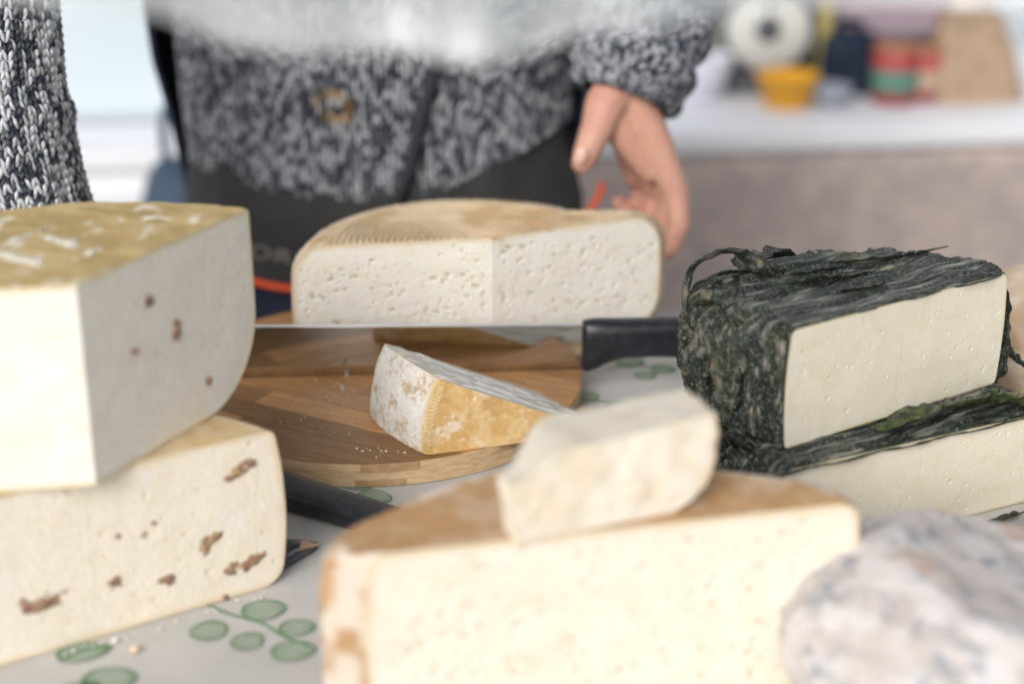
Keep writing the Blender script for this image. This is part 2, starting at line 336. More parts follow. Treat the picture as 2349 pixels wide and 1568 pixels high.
def paste_fn(base, band, holec, nh, r0, r1, depth, seed, asp=1., bandw=.005, grain=.0003, blot=None):
    def f(d):
        P = d['P']; H = holes(d['x'], d['z'], nh, d['L'], d['h'], r0, r1, seed+d['face'], asp)
        nz_ = fbm(P*(70, 70, 110), 4, seed); n2 = fbm(P*420, 3, seed+5)
        C = mix(np.array(base)*np.ones(P.shape), np.array(base)*(.975, .955, .91), st(.4, .75, nz_))
        C = C*(1+.10*(n2-.5))[..., None]
        if blot is not None: C = mix(C, blot, .5*st(.58, .78, fbm(P*38, 3, seed+9)))
        w = bandw*(.55+.9*fbm(P*90, 2, seed+3)); C = mix(C, band, .85*st(1., .0, d['edge']/w))
        C = mix(C, holec, .62*st(.2, .9, H))
        return -depth*H+grain*(n2-.5)*2+.0009*(fbm(P*45, 3, seed+2)-.5), C
    return f

# --- big part wheel at the back of the board
ZB = .020
def rind_basket(c1, c2, moss, seed, ring=.0006, apex=(0, 0)):
    def f(d):
        P = d['P']; n1 = fbm(P*55, 4, seed); n2 = fbm(P*260, 3, seed+1); rr = np.hypot(P[..., 0]-apex[0], P[..., 1]-apex[1])
        lam = .0054; wv = .5+.5*np.cos(2*np.pi*(rr+.004*(n1-.5))/lam); ang = np.arctan2(P[..., 1]-apex[1], P[..., 0]-apex[0])
        cell = .5+.5*np.cos(ang*rr.clip(.02)/.0036*1.0)
        side = d['reg'] == 1
        sw = .5+.5*np.cos(2*np.pi*d['z']/.0052+np.where((np.floor(d['arc']/.0052) % 2) > 0, np.pi, 0)); sc_ = .5+.5*np.cos(2*np.pi*d['arc']/.0052)
        prod = st(.15, .9, sw*sc_)
        amp = .45+.55*st(.35, .6, fbm(P*18, 2, seed+6))
        disp = np.where(side, .0017*prod+.0008*(n1-.5), ring*amp*(wv*.8+.3*wv*cell)+.0016*(n1-.5)+.0004*(n2-.5))
        C = mix(np.array(c1)*np.ones(P.shape), c2, st(.38, .66, n1)); C = C*(.86+.28*n2)[..., None]
        C = np.where(side[..., None], mix(C, moss, (.25+.6*prod)*st(.3, .55, n1+.25*n2)), mix(C, moss, .55*wv*amp))
        return disp, C
    return f
w_root = thing('cut_cheese', 'large cut cheese wheel with ridged tan rind on the bamboo board', 'cheese', (-.0165, 1.364, ZB))
WA = np.array((-.0165, 1.364)); WC = np.array((-.036, 1.352)); WR = .157
def circ(C, Rr, a0, a1, n=24): return [(C[0]+Rr*math.cos(R(a)), C[1]+Rr*math.sin(R(a))) for a in np.linspace(a0, a1, n)]
cream = (.83, .77, .65)
cheese(w_root, WA, [(.1335, 1.4345), (.134, 1.452)]+circ(WC, WR, 47, 158.0)+[(-.1875, 1.366), (-.1850, 1.3365)], .108, rind_basket((.50, .335, .165), (.60, .44, .25), (.72, .65, .55), 11, ring=.0018, apex=WC-WA), paste_fn((.88, .845, .775), (.74, .61, .40), (.50, .36, .19), 360, .0005, .0019, .0012, 21, 1.4, .006),
       rb=.030, rt=.036, rt_end=.028, bulge=.005, nT=420, nside=110, ntop=150, nr=330, nz=190, clip_edge=.008)
# two scars on its top rind
for (a, b, c_) in (((1085, 493), (1180, 520), (1270, 526)), ((1010, 520), (1080, 535), (1160, 548)), ((1150, 497), (1240, 512), (1290, 520))):
    S = spline([onz(*a, ZB+.1085), onz(*b, ZB+.1085), onz(*c_, ZB+.1085)], 16)-np.array((WA[0], WA[1], ZB)); rr_ = .0026*np.sin(np.linspace(.12, 3.0, 16)); S[:, 2] = .1078
    o = link('rind_scar', tube(S, rr_, 8, flat=.35), mat('scar', (.66, .40, .24), .8, noise=(200, (.5, .3, .16), .4, .7)), w_root)

# --- wedge lying on its cut side on the board
def rind_wedge(d):
    P = d['P']; n1 = fbm(P*70, 4, 33); n2 = fbm(P*340, 3, 34); side = d['reg'] == 1
    lam = .0034; jz = d['z']+.0016*(vn(P*240, 37)-.5); row = np.floor(jz/lam); az = .5*(vn(P*300, 38)-.5)+ d['arc']/lam+np.where(row % 2 > 0, .5, 0)
    pit = np.hypot((az % 1)-.5, ((jz/lam) % 1)-.5); ringy = st(.5, .38, pit)*st(.16, .3, pit); pc = st(.3, .12, pit)
    mo = .12+.88*st(.32, .55, n1*.6+n2*.4); 
    Cs = mix(mix(np.array((.50, .36, .19))*np.ones(P.shape), (.40, .25, .10), st(.4, .7, n2)), (.76, .74, .72), .9*mo*(1-.9*pc*st(.3, .6, fbm(P*120, 2, 39)))); Cs = mix(Cs, (.80, .78, .75), .55*ringy*mo)
    yel = st(.010, .002, np.minimum(d['z'], d['h']-d['z']))
    Cs = mix(Cs, (.60, .39, .11), .75*yel)
    lat = np.hypot(((P[..., 0]/.0042+row*0) % 1)-.5, ((P[..., 1]/.0042) % 1)-.5)
    rg = st(.42, .33, lat)*st(.2, .28, lat)*st(.45, .6, fbm(P*28, 2, 35))
    Cf = mix(np.array((.68, .43, .17))*np.ones(P.shape), (.76, .54, .27), st(.35, .65, n1)); Cf = mix(Cf, (.80, .72, .60), .75*st(.54, .70, .6*fbm(P*42, 4, 36)+.4*n2)); Cf = mix(Cf, (.52, .29, .09), .6*st(.6, .75, fbm(P*65, 4, 40))); Cf = mix(Cf, (.58, .36, .09), .8*st(.014, .003, d['rho']-d['rad'])); Cf = mix(Cf, (.74, .57, .28), .5*rg)
    C = np.where(side[..., None], Cs, Cf)*(.88+.24*n2)[..., None]
    return np.where(side, -.0013*pc+.0006*ringy+.0018*(n1-.5)+.0004*(n2-.5), .0002*rg+.0006*(n1-.5)+.0002*(n2-.5)), C
wd = thing('cheese_wedge', 'small cheese wedge with golden front and whitish rind tipped on the board', 'cheese')
Lx = Vector((-.955, -.295, 0)).normalized(); Lz = Lx.cross(Vector((0, 0, 1)))
fbl = onz(962, 1047, ZB); Rw = .150; ap = Vector((fbl[0], fbl[1], ZB+.0006))-Lx*Rw
wd.matrix_world = Matrix(((Lx.x, 0, Lz.x, ap.x), (Lx.y, 0, Lz.y, ap.y), (Lx.z, 1, Lz.z, ap.z), (0, 0, 0, 1)))
def paste_wedge(d):
    P = d['P']; n1 = fbm(P*(26, 26, 120), 4, 41); n2 = fbm(P*(110, 110, 420), 3, 42); s_ = fbm(np.stack([d['x']*60, d['z']*260, 0*d['x']], -1), 3, 43)
    C = mix(np.array((.66, .63, .58))*np.ones(P.shape), (.78, .77, .75), st(.52, .7, s_)); C = mix(C, (.58, .53, .44), .5*st(.5, .7, n1)); C = mix(C, (.62, .48, .27), .85*st(.005, 0, d['edge']))
    return .0018*(n1-.5)+.0016*st(.5, .75, s_)+.0006*(n2-.5), C
cheese(wd, (0, 0), [(Rw*math.cos(R(a)), Rw*math.sin(R(a))) for a in np.linspace(0, 24.5, 8)], .089, rind_wedge, paste_wedge, rb=.004, rt=.006, bulge=.006, nT=150, nside=190, ntop=150, nr=260, nz=150, clip_edge=.01, shear=.28, nbot=170)

# --- foreground half wheel and the thick slice resting on it
def rind_smooth(c1, c2, c3, rim, seed, powder=.6):
    def f(d):
        P = d['P']; n1 = fbm(P*24, 4, seed); n2 = fbm(P*240, 3, seed+1); side = d['reg'] == 1
        C = mix(np.array(c1)*np.ones(P.shape), c2, st(.36, .66, n1)); C = mix(C, rim, .8*st(.020, .004, d['rho']-d['rad'])*(d['reg'] == 2)); C = mix(C, c3, powder*st(.42, .62, fbm(P*60, 4, seed+2))*np.where(side, 1, .28))
        return .0022*(n1-.5)+.0005*(n2-.5)-.0012*st(.45, .7, fbm(P*14, 2, seed+4)), C*(.9+.2*n2)[..., None]
    return f
ZF = .122; fa, fb = onz(860, 1272, ZF), onz(1925, 1157, ZF); fm = (fa+fb)/2; fd = (fb-fa)/np.linalg.norm(fb-fa); fp = np.array((-fd[1], fd[0], 0))
FC = (fm-.042*fp)[:2]; e0 = (fb+fd*.016)[:2]; e1 = (fa-fd*.007)[:2]
FRr = np.linalg.norm(e0-FC); a0 = math.degrees(math.atan2(*(e0-FC)[::-1])); a1 = math.degrees(math.atan2(*(e1-FC)[::-1])); a1 = a1 if a1 > a0 else a1+360
hw = thing('half_cheese_wheel', 'half cheese wheel with smooth brown rind carrying a cut slice', 'cheese', (fm[0], fm[1], .0006))
def pushed(px, py, k): p = onz(px, py, ZF)[:2]; v = p-fm[:2]; return tuple(p+v/np.linalg.norm(v)*k)
cheese(hw, fm[:2], [tuple(e0), pushed(1915, 1132, .013), pushed(1820, 1092, .012), pushed(1650, 1066, .011), pushed(1420, 1050, .010), pushed(1190, 1058, .011), pushed(1010, 1100, .012), pushed(905, 1148, .015), pushed(850, 1198, .024), pushed(838, 1240, .028), pushed(842, 1262, .024), tuple(e1)], ZF, rind_smooth((.44, .26, .125), (.54, .345, .185), (.72, .66, .58), (.50, .25, .05), 51, .8), paste_fn((.815, .76, .665), (.70, .56, .36), (.50, .35, .20), 130, .0008, .0021, .0012, 52, 1.1, .007),
       rb=.02, rt=.024, rt_end=.012, bulge=.004, nT=260, nside=70, ntop=90, nr=260, nz=150)

def blob_box(nx, ny, nz_):                                  # surface of a unit cube as a fine mesh, u,v,w in 0..1
    bm = bmesh.new(); bmesh.ops.create_cube(bm, size=1); bmesh.ops.translate(bm, verts=bm.verts, vec=(.5, .5, .5))
    bmesh.ops.subdivide_edges(bm, edges=bm.edges[:], cuts=nx, use_grid_fill=True); me = bm_mesh(bm); V = np.empty(len(me.vertices)*3, np.float32); me.vertices.foreach_get('co', V); return me, V.reshape(-1, 3).astype(float)
def setv(me, V, C=None):
    me.vertices.foreach_set('co', np.asarray(V, np.float32).ravel()); me.update()
    if C is not None:
        C = np.clip(np.hstack([C, np.ones((len(C), 1))]), 0, 1).astype(np.float32); a = me.color_attributes.new('Col', 'FLOAT_COLOR', 'POINT'); a.data.foreach_set('color', C.ravel())
sl = thing('cheese_slice', 'thick pale cheese slice lying on top of the brown half wheel', 'cheese')
sA = onz(1184, 1246, ZF+.001); sB = onz(1585, 1168, ZF+.001); sd_ = (sB-sA); sL = np.linalg.norm(sd_); sd_ /= sL; sn = np.array((-sd_[1], sd_[0], 0))
me, V = blob_box(30, 0, 0); u, v, w = V.T
top = .037+.013*st(0, .30, u)+.009*u-.002*v*(1-u)
lenx = sL*(1+.12*w**.7*1-.10*np.clip(1-w*3, 0, 1)**2)
dep = .052-.014*u
bulge_r = .006*np.sin(w*np.pi)*st(.9, 1, u)
X = (u*lenx)+bulge_r-.004*w*(1-u); Yv = v*dep*(.35+.65*st(0, .35, u)); Zv = w*top
Pl = np.stack([X, Yv, Zv], -1); n1 = fbm(Pl*60, 4, 61); Pl += (np.stack([vn(Pl*130, 62), vn(Pl*130, 63), vn(Pl*130, 64)], -1)-.5)*.0018*np.clip(w*8, 0, 1)[:, None]
C = mix(np.array((.84, .785, .68))*np.ones(Pl.shape), (.74, .62, .45), st(.42, .72, n1)*.55); isr = st(.965, .995, u); C = mix(C, (.62, .47, .30), .85*isr); ist = st(.97, 1, w); C = mix(C, (.56, .50, .42), .6*ist); C = mix(C, (.66, .5, .3), .5*st(.05, 0, w))
setv(me, Pl, C); link('paste_block', me, M['paste'], sl); me.set_sharp_from_angle(angle=R(38))
sl.matrix_world = Matrix(((sd_[0], sn[0], 0, sA[0]), (sd_[1], sn[1], 0, sA[1]), (0, 0, 1, ZF+.0008), (0, 0, 0, 1)))

# --- left stack: walnut cheese below, tall wedge on top
ZL = .115
la, lb = onz(0, 1530), onz(612, 1347); ld = (lb-la)/np.linalg.norm(lb-la); lp = np.array((-ld[1], ld[0], 0)); lrim = lb+ld*.017
LCc = (lrim-ld*.135-lp*.03)[:2]; Lm = lrim-ld*.135; LR = np.linalg.norm(lrim[:2]-LCc)
a0 = math.degrees(math.atan2(*(lrim[:2]-LCc)[::-1])); a1 = math.degrees(math.atan2(*((lrim-ld*.27)[:2]-LCc)[::-1])) % 360
lw = thing('walnut_cheese', 'half wheel of cheese studded with walnuts under the tall wedge', 'cheese', (Lm[0], Lm[1], .0006))
pl = paste_fn((.86, .80, .695), (.74, .60, .40), (.72, .58, .42), 26, .001, .0022, .0006, 72, 1.2, .006, blot=(.86, .83, .80))
cheese(lw, Lm[:2], circ(LCc, LR, a0, a1, 30), ZL-.001, rind_smooth((.52, .36, .17), (.64, .48, .26), (.72, .64, .52), (.62, .43, .17), 71, .8), pl, rb=.014, rt=.006, bulge=.006, nT=220, nside=60, ntop=80, nr=260, nz=130)
def nut(root, p, n, tdir, sx, sz, seed, tilt, name='walnut_piece', m='walnut', th=.0035):
    bm = bmesh.new(); bmesh.ops.create_icosphere(bm, subdivisions=3, radius=1); me = bm_mesh(bm); V = np.empty(len(me.vertices)*3, np.float32); me.vertices.foreach_get('co', V); V = V.reshape(-1, 3).astype(float)
    V *= (.15+1.55*fbm(V*2.3+seed*7.7, 3, seed, .7))[:, None]; V *= (sx*1.1, sz*1.1, th)
    ct, s2 = math.cos(tilt), math.sin(tilt); V[:, :2] = np.stack([V[:, 0]*ct-V[:, 1]*s2, V[:, 0]*s2+V[:, 1]*ct], -1)
    up = np.array((0, 0, 1.)); W = p+V[:, :1]*tdir+V[:, 1:2]*up+V[:, 2:]*n; setv(me, W-np.array(root.location)); o = link(name, me, M[m], root); return o
for k, (px, py, sx, sz, tl) in enumerate(((548, 1080, .0095, .0052, .35), (575, 1062, .006, .0035, .5), (482, 1240, .0085, .005, .3), (470, 1258, .004, .004, .2), (575, 1290, .011, .0048, .5), (530, 1306, .0065, .0045, .3), (383, 1328, .0075, .0062, .3), (105, 1380, .0125, .0062, .2), (60, 1388, .006, .005, 0), (262, 1335, .006, .0045, .5), (515, 1372, .0035, .0028, 0), (270, 1228, .002, .002, 0), (330, 1225, .0024, .002, 0), (352, 1198, .002, .002, 0))):
    p = onplane(px, py, la, lp); nut(lw, p+lp*.0022, -lp, ld, sx*1.15, sz*1.15, 80+k, tl, m='walnut', th=.0036)
UA = onz(221, 1113, ZL); UA[2] = 0; UC = np.array((-.262, .905)); UR = .155
uw = thing('tall_cheese_wedge', 'tall pale cheese wedge with straw flecked top on the walnut cheese', 'cheese', (UA[0], UA[1], ZL))
ur = onz(553, 915, ZL); ud = (ur-UA)[:2]; ang0 = math.degrees(math.atan2(ud[1], ud[0])); rim0 = UA[:2]+ud*1.15
a0 = math.degrees(math.atan2(*(rim0-UC)[::-1])); LRim = np.array((-.43, .888)); UR = np.linalg.norm(rim0-UC)
foot = [tuple(UC+(UR+(np.linalg.norm(LRim-UC)-UR)*t)*np.array((math.cos(R(a)), math.sin(R(a))))) for t, a in zip(np.linspace(0, 1, 24), np.linspace(a0, 186, 24))]
def rind_straw(d):
    P = d['P']; n1 = fbm(P*46, 4, 91); n2 = fbm(P*220, 3, 92); s_ = fbm(P*(40, 150, 40), 3, 93)
    C = mix(np.array((.44, .32, .145))*np.ones(P.shape), (.54, .41, .21), st(.35, .65, n1)); C = mix(C, (.33, .24, .08), .7*st(.58, .75, s_)); C = mix(C, (.74, .68, .55), .8*st(.62, .75, fbm(P*(90, 40, 60), 3, 94))); C = mix(C, (.66, .53, .3), .8*(d['reg'] == 1)); C = mix(C, (.66, .52, .27), .7*st(.012, .0, d['rho']-d['rad']))
    return .003*(n1-.5)+.0012*(s_-.5)+.0006*(n2-.5), C
cheese(uw, UA[:2], foot, .129, rind_straw, paste_fn((.87, .83, .755), (.74, .62, .38), (.70, .56, .45), 20, .001, .0022, .0012, 95, 1., .005, blot=(.86, .85, .82)), rb=.060, rt=.003, bulge=.001, nT=200, nside=60, ntop=110, nr=170, nz=130)
udn = np.array((ud[0], ud[1], 0))/np.linalg.norm(ud); unr = np.array((udn[1], -udn[0], 0))
for k, (px, py, sx, sz, tl) in enumerate(((340, 692, .0052, .0046, 0), (405, 742, .0034, .0042, .4), (404, 768, .0045, .005, .3), (308, 806, .0026, .0042, 1.2), (478, 872, .0034, .0034, 0))):
    p = onplane(px, py, UA, unr); nut(uw, p-unr*.0009, unr, udn, sx, sz, 100+k, tl, 'nut_fleck', 'walnut', .0022)
fl = mat('straw_flake', (.74, .71, .64), .8, noise=(200, (.62, .55, .4), .4, .7))
for k, (p0, p1, wd_) in enumerate((((-10, 575), (95, 603), .0065), ((105, 540), (178, 562), .0052), ((270, 500), (415, 496), .0032), ((0, 560), (75, 530), .003), ((195, 580), (230, 566), .003), ((110, 520), (90, 525), .0025))):
    a, b = onz(*p0, ZL+.1305), onz(*p1, ZL+.1305); o3 = np.array((UA[0], UA[1], ZL)); S = spline([a, (a+b)/2+(0, .002, 0), b], 12)-o3; S[:, 2] = .1292+.0006*np.sin(np.arange(12)*.9+k)
    link('straw_flake', tube(S, wd_*(.35+.65*np.sin(np.linspace(.35, 2.8, 12))), 8, flat=.16), fl, uw)

# --- leaf wrapped cheeses on the right
def rind_leaf(seed, dirang):
    ca, sa = math.cos(dirang), math.sin(dirang)
    def f(d):
        P = d['P']; a = P[..., 0]*ca+P[..., 1]*sa; b = -P[..., 0]*sa+P[..., 1]*ca; top_ = d['reg'] == 2
        wob = fbm(P*22, 3, seed)-.5; b2 = b+.018*wob; z2 = d['z']
        Q = np.stack([a*9, b2*105, z2*70], -1); w2 = fbm(P*34, 2, seed+11)-.5; ar = d['arc']+.016*w2; zz_ = d['z']+.02*wob; Qs = np.stack([ar*75, zz_*24, 0*a+3], -1)
        s1 = np.where(top_, fbm(Q, 4, seed+1), fbm(Qs, 4, seed+1)); fine = fbm(np.where(top_[..., None], np.stack([a*26, b2*330, z2*200], -1), np.stack([ar*330, zz_*110, 0*a], -1)), 3, seed+2); n1 = fbm(P*60, 4, seed+3)
        rdg = 1-np.abs(2*s1-1)
        C = mix(np.array((.014, .022, .017))*np.ones(P.shape), (.032, .046, .034), st(.4, .65, n1)); C = mix(C, (.045, .065, .012), .6*st(.62, .8, fbm(P*30, 3, seed+4)))
        C = mix(C, (.22, .22, .215), .7*st(.48, .74, s1*.35+fine*.65)); C = mix(C, (.36, .335, .31), .85*st(.56, .72, .35*n1+.65*fine)); C = mix(C, (.34, .23, .11), .6*st(.62, .78, .6*fbm(P*55, 3, seed+7)+.4*fine)*np.where(top_, .3, 1)); C = mix(C, (.50, .42, .25), .7*st(.66, .78, .5*fbm(P*90, 3, seed+8)+.5*fine))
        disp = .0055*(s1-.5)+.0042*(rdg-.5)*(rdg > .5)+.0026*(fine-.5)+np.where(top_, .004, .014)*(fbm(P*30, 2, seed+9)-.5)
        return disp, C
    return f
def leafcheese(root, A, foot, h, seed, ang):
    return cheese(root, A, foot, h, rind_leaf(seed, ang), paste_fn((.875, .815, .69), (.72, .62, .34), (.68, .60, .42), 40, .0006, .0014, .0008, seed+40, 1.1, .0022, grain=.00012), rb=.003, rt=.026, rt_end=.005, bulge=.003, nT=420, nside=170, ntop=230, nr=240, nz=130, rmat='leafrind', clip_edge=.012)
pb, pr = onz(1792, 1032, .074), onz(2288, 876, .074); pd = pr-pb; Lang = math.atan2(pd[1], pd[0]); pm = (pb+pr)/2
lu = thing('leaf_wrapped_cheese', 'leaf wrapped pale cheese half with a curled leaf on top of another', 'cheese', (pm[0], pm[1], .074))
g2 = lambda a, b, z: tuple(onz(a, b, z)[:2])
lu_foot = [tuple(pr[:2]), (.362, 1.215), (.318, 1.245), (.262, 1.250), (.20, 1.238), (.152, 1.205), (.132, 1.155), (.143, 1.105), tuple(pb[:2])]; leafcheese(lu, pm[:2], lu_foot, .088, 111, Lang)
qb, qr = onz(1792, 1086, .07), onz(2420, 944, .07); qd = qr-qb; qm = (qb+qr)/2; qn = np.array((-qd[1], qd[0], 0))/np.linalg.norm(qd)
ll = thing('leaf_wrapped_cheese', 'leaf wrapped pale cheese half lying flat on the cloth beneath another', 'cheese', (qm[0], qm[1], .0006))
ll_foot = [tuple(qr[:2]), tuple((qr+qn*.06-.01*qd)[:2]), tuple((qm+qn*.118)[:2]), tuple((qb+qn*.10+.12*qd)[:2]), (.150, 1.118), (.157, 1.075), tuple(qb[:2])]; leafcheese(ll, qm[:2], ll_foot, .071, 141, Lang)

leafm = mat('dried_leaf', attr=True, rough=.62, spec=.28, noise=(480, (.25, .235, .21), .54, .78), bump=(560, .8, .0014))
def ribbon(root, pts, width, seed, name='leaf_strip', curl=.4, green=0., widths=None):
    n, m = 70, 9; S = spline(pts, n); T = np.gradient(S, axis=0); T /= np.linalg.norm(T, axis=1, keepdims=True)
    ref = np.array((.25, .5, .8)); Nn = np.cross(T, ref); Nn /= np.linalg.norm(Nn, axis=1, keepdims=True); B = np.cross(Nn, T)
    s_ = np.linspace(0, 1, n); wv = width*(.45+.55*np.sin(np.clip(s_*1.1, 0, 1)*np.pi)**.5) if widths is None else np.interp(s_, np.linspace(0, 1, len(widths)), widths)
    wv = wv*(.7+.6*vn(np.stack([s_*22, 0*s_, 0*s_+seed], -1), seed)); v = np.linspace(-1, 1, m)
    G = S[:, None]+Nn[:, None]*(wv[:, None]*v[None])[..., None]+B[:, None]*(curl*wv[:, None]*(v**2)[None]+.35*wv[:, None]*(vn(np.stack(np.broadcast_arrays(s_[:, None]*30, v[None]*1.5, 0*v[None]+seed), -1), seed+1)-.5))[..., None]
    n1 = fbm(G*120, 3, seed); n2 = fbm(np.stack(np.broadcast_arrays(s_[:, None]*6, v[None]*7, 0*v[None]+seed), -1), 3, seed+2)
    C = mix(np.array((.016, .024, .017))*np.ones(G.shape), (.07, .11, .018), green*st(.35, .6, n1)); C = mix(C, (.22, .215, .20), .7*st(.50, .72, n2*.6+.4*n1)); C = mix(C, (.26, .20, .12), .45*st(.62, .76, n1))
    o = link(name, mesh(G-np.array(root.location), gridf(n, m), C), leafm, root); s2 = o.modifiers.new('t', 'SOLIDIFY'); s2.thickness = .0009; s2.offset = 0; return o
yc = 1.165
ribbon(lu, [ony(1790, 640, yc), ony(1735, 622, yc), ony(1700, 592, yc), ony(1685, 580, yc-.005), ony(1642, 586, yc-.012), ony(1598, 612, yc-.018), ony(1576, 652, yc-.022), ony(1570, 702, yc-.024), ony(1582, 746, yc-.022)], .004, 201, 'curled_leaf', .5, widths=[.010, .010, .008, .0075, .0062, .005, .003, .002, .001])
ribbon(lu, [ony(1588, 730, 1.14), ony(1578, 765, 1.135), ony(1584, 800, 1.13), ony(1574, 850, 1.13), ony(1582, 885, 1.13), ony(1580, 912, 1.13)], .006, 202, 'leaf_strip', .6, widths=[.001, .005, .008, .008, .006, .003])
ribbon(lu, [ony(1600, 740, 1.12), ony(1608, 800, 1.112), ony(1600, 860, 1.108), ony(1622, 905, 1.106)], .006, 203, 'leaf_strip', .6, widths=[.004, .008, .008, .003])
ribbon(lu, [ony(2286, 800, 1.20), ony(2312, 812, 1.205), ony(2340, 835, 1.205), ony(2380, 862, 1.2)], .004, 204, 'leaf_stem', .7, widths=[.006, .0045, .004, .003])
ribbon(lu, [ony(2293, 640, 1.195), ony(2306, 700, 1.198), ony(2298, 780, 1.2), ony(2292, 850, 1.2), ony(2280, 880, 1.195)], .004, 205, 'leaf_strip', .4, widths=[.002, .004, .005, .006, .003])
ribbon(ll, [onz(2020, 985, .078), onz(2120, 945, .08), onz(2230, 920, .082), onz(2310, 918, .081), onz(2370, 935, .076)], .014, 206, 'leaf_flap', .15, 1., widths=[.008, .020, .024, .022, .012])
ribbon(ll, [onz(1660, 1000, .072), onz(1700, 1022, .070), onz(1740, 1050, .066), onz(1775, 1085, .05)], .008, 207, 'leaf_strip', .4, widths=[.006, .01, .01, .006])
ribbon(ll, [onz(1648, 1050, .05), onz(1690, 1062, .05), onz(1745, 1080, .045), onz(1782, 1100, .04)], .008, 208, 'leaf_strip', .4, widths=[.005, .01, .009, .004])
ribbon(ll, [onz(1980, 1243, .003), onz(2150, 1218, .003), onz(2260, 1200, .003), onz(2345, 1178, .004)], .003, 209, 'leaf_strip', .3, widths=[.002, .003, .004, .006])
for k, (root_, p0, p1, zz_, nm) in enumerate(((lu, (1806, 756), (2290, 634), .1612, 'leaf_edge'), (lu, (1792, 1036), (2284, 880), .0735, 'leaf_edge'), (ll, (1796, 1088), (2360, 958), .0712, 'leaf_edge'))):
    pts_ = [onz(p0[0]+(p1[0]-p0[0])*t, p0[1]+(p1[1]-p0[1])*t+2.5*math.sin(t*23+k), zz_) for t in np.linspace(0, 1, 14)]
    ribbon(root_, pts_, .003, 280+k, nm, .1, .1, widths=list(.0012+.0026*np.random.default_rng(290+k).random(22)))
for k in range(4):                                           # ragged strips lying over the top and the shoulder
    a = rng.uniform(0, 1); x0, y0 = rng.uniform(1690, 1900), rng.uniform(610, 700); ln = rng.uniform(150, 330)
    zt = .1618
    ribbon(lu, [onz(x0, y0, zt), onz(x0+ln*.33, y0-14, zt+.0025), onz(x0+ln*.66, y0-24, zt+.0015), onz(x0+ln, y0-44, zt)], .006, 220+k, 'leaf_strip', .2, .3*(k % 2), widths=[.002, .006, .005, .002])

def drape_leaf(root, foot, hgt, z0, t0, seed, lean):                # a leaf folded over the shoulder and down the side
    S = spline([(*p, 0) for p in foot], 200); c = S.mean(0); i = int(t0*199); j = int(np.clip(t0+lean, 0, 1)*199); o = (S[i]-c)/np.linalg.norm(S[i]-c); o2 = (S[j]-c)/np.linalg.norm(S[j]-c); up = np.array((0, 0, 1.))
    p = [S[i]-o*.055+up*(z0+hgt+.002), S[i]-o*.026+up*(z0+hgt+.002), S[i]-o*.008+up*(z0+hgt-.006), S[i]*.5+S[j]*.5+o*.002+up*(z0+hgt*.62), S[j]+o2*.002+up*(z0+hgt*.3), S[j]+o2*.0005+up*(z0+.004)]
    g = np.random.default_rng(seed); w_ = g.uniform(.006, .012); ribbon(root, p, .008, seed, 'leaf_strip', .10, g.uniform(0, .12), widths=[.002, w_*.8, w_, w_, w_*.8, .002])
for k in (0, 1, 2, 6, 7, 8, 9, 10): drape_leaf(lu, lu_foot[3:], .088, .074, .16+.8*k/11+.02*math.sin(k*5), 240+k, .05*math.sin(k*3.1))
for k in range(5): drape_leaf(ll, ll_foot[3:], .071, .0006, .25+.7*k/5, 260+k, .05*math.sin(k*2.1))

# --- bloomy small cheese in the right front corner, and two more at the right edge
def lumpy(name, label, centre, size, seed, planes, pal, sub=6, amp=.12, p_=3.0):
    root = thing(name, label, 'cheese', (centre[0], centre[1], .0006)); bm = bmesh.new(); bmesh.ops.create_icosphere(bm, subdivisions=sub, radius=1); me = bm_mesh(bm)
    V = np.empty(len(me.vertices)*3, np.float32); me.vertices.foreach_get('co', V); V = V.reshape(-1, 3).astype(float); D = V/np.linalg.norm(V, axis=1, keepdims=True)
    V = D/(np.sum(np.abs(D)**p_, 1, keepdims=True)**(1/p_)); V *= (1-amp+2*amp*fbm(D*1.6+seed, 3, seed))[:, None]
    for n, c in planes:
        n = np.array(n, float); n /= np.linalg.norm(n); e = V@n-c; s_ = .5*(e+np.sqrt(e*e+.0012)); V = V-n*s_[:, None]
    V *= size; V[:, 2] = np.maximum(V[:, 2], -size[2]*.86); V[:, 2] -= V[:, 2].min()
    n1 = fbm(V*44, 4, seed+1); n2 = fbm(V*210, 3, seed+2); n3 = fbm(V*28, 4, seed+3)
    nr_ = D; V = V+nr_*(.006*(n1-.5)+.0022*(n2-.5)+.004*(fbm(V*90, 3, seed+5)-.5))[:, None]*st(0, .01, V[:, 2])[:, None]
    C = mix(np.array(pal[0])*np.ones(V.shape), pal[1], st(.4, .65, n1)); C = mix(C, pal[2], .85*st(.54, .68, .65*fbm(V*70, 4, seed+4)+.35*fbm(V*190, 3, seed+8))); C = mix(C, pal[3], .6*st(.60, .74, n3)); C = C*(.9+.2*n2)[:, None]
    setv(me, V, C); link('rind', me, M['mould'], root); return root
mpal = ((.54, .49, .47), (.64, .61, .61), (.24, .265, .31), (.50, .32, .22))
lumpy('bloomy_cheese', 'lumpy white cheese with blue grey mould beside the brown half wheel', (.282, .862), (.124, .098, .055), 301, [((.50, .05, .86), .58)], mpal, 6, .10, 2.3)
lumpy('rounded_cheese', 'rounded tan cheese standing behind the leaf wrapped pair', (.487, 1.335), (.088, .075, .056), 311, [((0, 0, 1), .9)], ((.58, .42, .28), (.68, .54, .40), (.76, .68, .58), (.50, .33, .2)), 5, .05)
lumpy('small_round_cheese', 'small cream coloured round cheese beside the lower leaf wrapped cheese', (.426, 1.02), (.062, .055, .034), 321, [((0, 0, 1), .8)], ((.74, .62, .46), (.8, .70, .56), (.62, .45, .28), (.7, .55, .38)), 5, .05)

